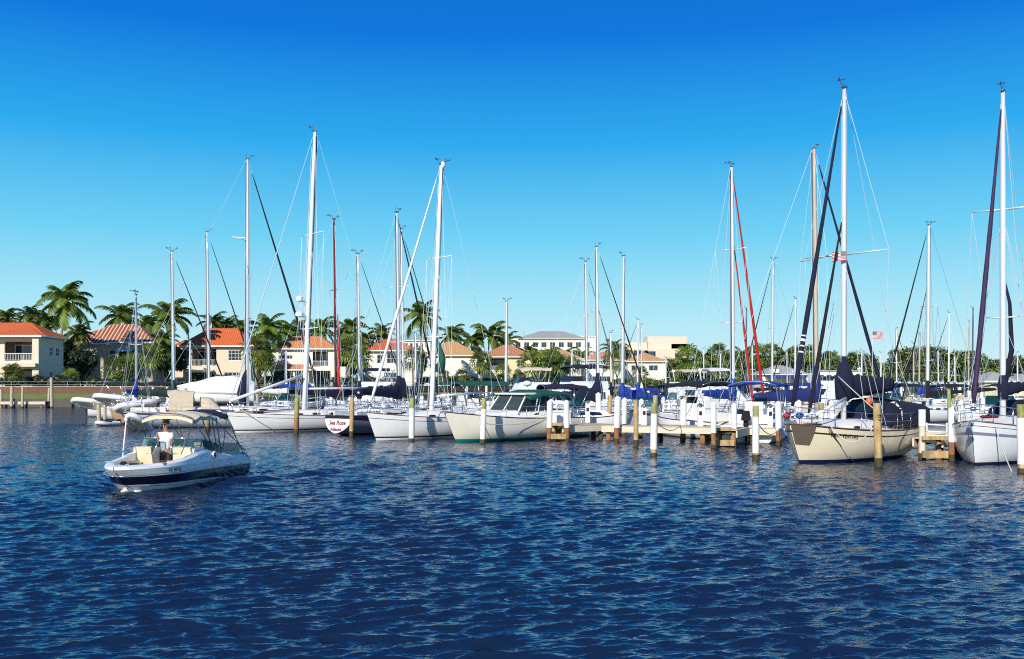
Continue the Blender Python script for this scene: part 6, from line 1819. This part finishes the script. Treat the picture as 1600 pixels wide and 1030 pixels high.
for px, d, ph, L, yt, mt, lab in [
 (996, 120, 200, 9, 500, 'mastw', 'far sailboat with the left of two short pale masts right of the blue boom cover'),
 (1003, 134, 30, 9, 508, 'alu', 'far sailboat with the right of two short pale masts right of the blue boom cover'),
 (1165, 118, 205, 10, 482, 'dwire', 'far sailboat with a thin dark mast between the two red furled sails'),
 (1176, 140, 25, 9, 540, 'mastw', 'far sailboat with a short pale mast at the foot of the scarlet sail'),
 (1242, 112, 205, 9.5, 467, 'mastw', 'far sailboat with a pale mast left of the lettered navy furled sail'),
 (1100, 150, 30, 8, 545, 'mastw', 'far sailboat with a short slanting-stayed mast before the big fan palm'),
 (1125, 150, 200, 8, 553, 'mastw', 'far sailboat with a short mast left of the scarlet sail boat'),
 (1230, 140, 30, 8, 548, 'alu', 'far sailboat with a stubby mast before the clubhouse'),
 (1346, 140, 200, 9, 548, 'mastw', 'far sailboat with a short mast right of the tallest mast'),
 (1401, 118, 30, 9.5, 515, 'mastw', 'far sailboat with a white mast before the broad sunny tree'),
 (1376, 138, 200, 8, 552, 'mastw', 'far sailboat with a very short mast below the small flag'),
 (1427, 130, 200, 9, 537, 'mastt', 'far sailboat with a brownish mast just left of the dark twin stays'),
 (1436, 110, 200, 9, 522, 'mastt', 'far sailboat with a reddish mast hugging the dark twin stays'),
 (1466, 132, 30, 9, 548, 'mastw', 'far sailboat with a short pale mast right of the dark-stayed mast'),
 (1482, 122, 200, 10, 489, 'mastw', 'far sailboat with a tall pale mast right of the dark-stayed mast'),
 (1492, 138, 30, 9, 556, 'mastw', 'far sailboat with a low mast behind the rust-brown piling'),
 (1513, 128, 200, 9.5, 502, 'mastt', 'far sailboat with a rosy mast, left of two near the purple sail'),
 (1519, 118, 200, 10, 482, 'dwire', 'far sailboat with a dark slanting stay near the purple sail'),
 (1529, 136, 200, 9, 545, 'mastt', 'far sailboat with a short rosy mast just left of the purple sail'),
 (1590, 132, 30, 9, 552, 'mastw', 'far sailboat with a short mast right of the right-hand mast'),
 (1040, 126, 205, 8, 560, 'mastw', 'far sailboat with a very low mast before the row-end villa'),
 (448, 105, 20, 9, 548, 'mastw', 'sailboat with a low white mast before the pale orange villa'),
 (296, 100, 200, 8.5, 532, 'mastw', 'sailboat with a short white mast left of the red-orange villa balcony'),
 (650, 106, 30, 9, 520, 'mastw', 'sailboat with a short white mast behind the tall lone palm trunk'),
 (893, 110, 200, 8.5, 545, 'mastw', 'sailboat with a low mast left of the middle trio'),
 (955, 104, 30, 9, 520, 'mastw', 'sailboat with a low white mast inside the middle trio'),
]:
    cv = ('navy', 'royal', 'dgreen', 'wsail', 'black')[px % 5]
    sailboat(px, d, ph, L, yt, lab, G3, lod=0, mast=mt, cover=cv, fat=.28, mr=.09, nport=2, thickwire=1.4, furl='black' if px % 3 == 0 else None, furlr=.06, hull=('white', 'white_blue', 'white_plain')[px % 3], bim=(cv if px % 2 else None))

# ------------------------------------------------------------------ motorboats
cov, HC = powerboat(338, 72, 190, 5.6, 'covered', 'white motorboat fully wrapped in a white cover, raised on a lift on the left', B=2.2, Fm=.8, z=1.55, name='covered_motorboat')
root = empty('boat_lift', (WX(338, 72), 72, 0), R(10)); tag(root, 'pale timber boat lift carrying the white covered motorboat', 'boat lift')
for sx in (-2.0, 2.0):
    for sy in (-1.5, 1.5):
        m = MB(); m.tube([(sx, sy, -1), (sx, sy, 2.6)], .12, 8); m.build('lift_post', MT['plank'], root, True)
    m = MB(); m.box((sx, 0, 1.2), (.14, 3.0, .16)); m.build('cradle_beam', MT['alu'], root)
powerboat(1087, 52.5, 118, 6.6, 'bimini', 'white open motorboat under a black bimini behind the main walkway', B=2.7, Fm=.95, canvas='black')
powerboat(1186, 49.6, 65, 6.4, 'bimini', 'white open motorboat under a royal blue bimini left of the beige bow', B=2.8, Fm=.95, canvas='royal')
powerboat(905, 54.2, 12, 6.6, 'cuddy', 'white cuddy motorboat with a navy bimini right of the cream cruiser', B=2.5, Fm=1.0, canvas='navy')
powerboat(898, 74, 205, 8.8, 'fly', 'white flybridge cruiser with navy flybridge canvas behind the left finger dock', B=3.3, Fm=1.2, canvas='navy')
powerboat(1305, 92, 205, 10.5, 'fly', 'white flybridge yacht behind the tallest mast foot', B=3.6, Fm=1.35, canvas=None)
powerboat(1010, 62, 250, 6.5, 'cuddy', 'grey-blue hulled cuddy motorboat behind the golden bare piling', B=2.4, Fm=.95, canvas=None, hull='grey')
powerboat(1085, 100, 25, 9, 'fly', 'white flybridge cruiser before the dark hedge right of the row-end villa', B=3.2, Fm=1.2, canvas='white' if False else 'tan')
powerboat(718, 84, 20, 7.5, 'bimini', 'white motorboat under a green bimini behind the cream cruiser', B=2.8, Fm=1.0, canvas='green')
powerboat(742, 66, 205, 7.0, 'bimini', 'white motorboat with a low green bimini directly left of the green canvas top', B=2.6, Fm=1.0, canvas='green')
powerboat(205, 86, 20, 7.0, 'bimini', 'motorboat with a dark green bimini behind the dinghies', B=2.6, Fm=1.0, canvas='dgreen')
powerboat(246, 82, 190, 6.6, 'bimini', 'motorboat with a black bimini left of the covered motorboat', B=2.6, Fm=1.0, canvas='black')
powerboat(440, 82, 200, 7.0, 'cuddy', 'white cuddy motorboat with a blue bimini behind the white sloop', B=2.6, Fm=1.0, canvas='royal')
powerboat(575, 90, 190, 8.0, 'fly', 'white flybridge cruiser behind the lettered sailboat', B=3.0, Fm=1.2, canvas='navy')
powerboat(820, 84, 195, 8.0, 'fly', 'white cruiser with cream flybridge canvas behind the green canvas top', B=3.0, Fm=1.15, canvas='tan')
powerboat(1385, 78, 200, 7.6, 'cuddy', 'white cuddy motorboat behind the navy cockpit enclosure', B=2.8, Fm=1.05, canvas='navy')
powerboat(1468, 92, 195, 7.4, 'cuddy', 'white cuddy motorboat with a black bimini beyond the railing dock', B=2.8, Fm=1.0, canvas='black')
powerboat(1040, 84, 200, 7.2, 'cuddy', 'white cuddy motorboat with navy bimini far behind the roped piling', B=2.7, Fm=1.05, canvas='navy')
powerboat(1130, 84, 20, 8.0, 'fly', 'white cruiser with white-cream canvas behind the red sail boat', B=3.0, Fm=1.1, canvas='wsail')
powerboat(1232, 84, 195, 8.0, 'cuddy', 'white cuddy motorboat below the crumpled blue boom cover', B=2.8, Fm=1.1, canvas='royal')
powerboat(1556, 64, 205, 7.0, 'cuddy', 'white motorboat behind the foredeck of the right-edge sailboat', B=2.8, Fm=1.0, canvas=None)

# ------------------------------------------------------------------ dinghies
def dinghy(loc, rz, tilt, L, label, motor=False, roll=0):
    root = empty('inflatable_dinghy', loc, 0); root.rotation_euler = (roll, tilt, rz); tag(root, label, 'dinghy', 'white inflatable dinghies on the left')
    m = MB(); w = L*.22; r = L*.075; pts = [(-L/2-.15, -w, 0), (-L*.3, -w, 0), (L*.1, -w, 0), (L*.32, -w*.85, .03), (L*.45, -w*.45, .08), (L*.5, 0, .1), (L*.45, w*.45, .08), (L*.32, w*.85, .03), (L*.1, w, 0), (-L*.3, w, 0), (-L/2-.15, w, 0)]
    m.tube(pts, [r*.35]+[r]*9+[r*.35], 12); m.build('inflatable_tube', MT['inflat'], root, True)
    m = MB(); m.loft([[(L*(-.5+.9*i/8), y*(1 if i < 6 else 1-.3*(i-5)), -.06-.12*(1-abs(y)/w)) for y in (-w, -w*.5, 0, w*.5, w)] for i in range(9)]); m.build('hull', MT['tan'], root, True)
    m = MB(); m.box((0, 0, .1), (.22, w*2, .04)); m.build('thwart', MT['greymetal'], root); m = MB(); m.box((-L/2+.05, 0, .06), (.05, w*2-.1, .32)); m.build('transom', MT['greymetal'], root)
    if motor: outboard(root, -L/2-.1, -.3, 0, .7)
    return root
dinghy((WX(140, 74), 74, WZ(631, 74)), R(188), -.12, 2.5, 'white inflatable dinghy hanging tilted, farthest left beside the lawn', roll=.5)
dinghy((WX(184, 73), 72, WZ(624, 73)), R(185), -.1, 2.6, 'white inflatable dinghy hoisted right above the tan heart-marked hull', roll=.4)
dinghy((WX(222, 66), 65, WZ(636, 65)), R(215), .12, 2.6, 'white inflatable dinghy hung bow-down behind the speedboat canopy', motor=True, roll=.5)
dinghy((WX(168, 66.5), 66.5, .12), R(250), -.05, 1.8, 'white inflatable dinghy floating at the tan heart-marked stern', motor=True)
dinghy((WX(217, 60), 60, .35), R(262), -.5, 2.3, 'white inflatable dinghy lifted nose-up left of the speedboat windscreen')
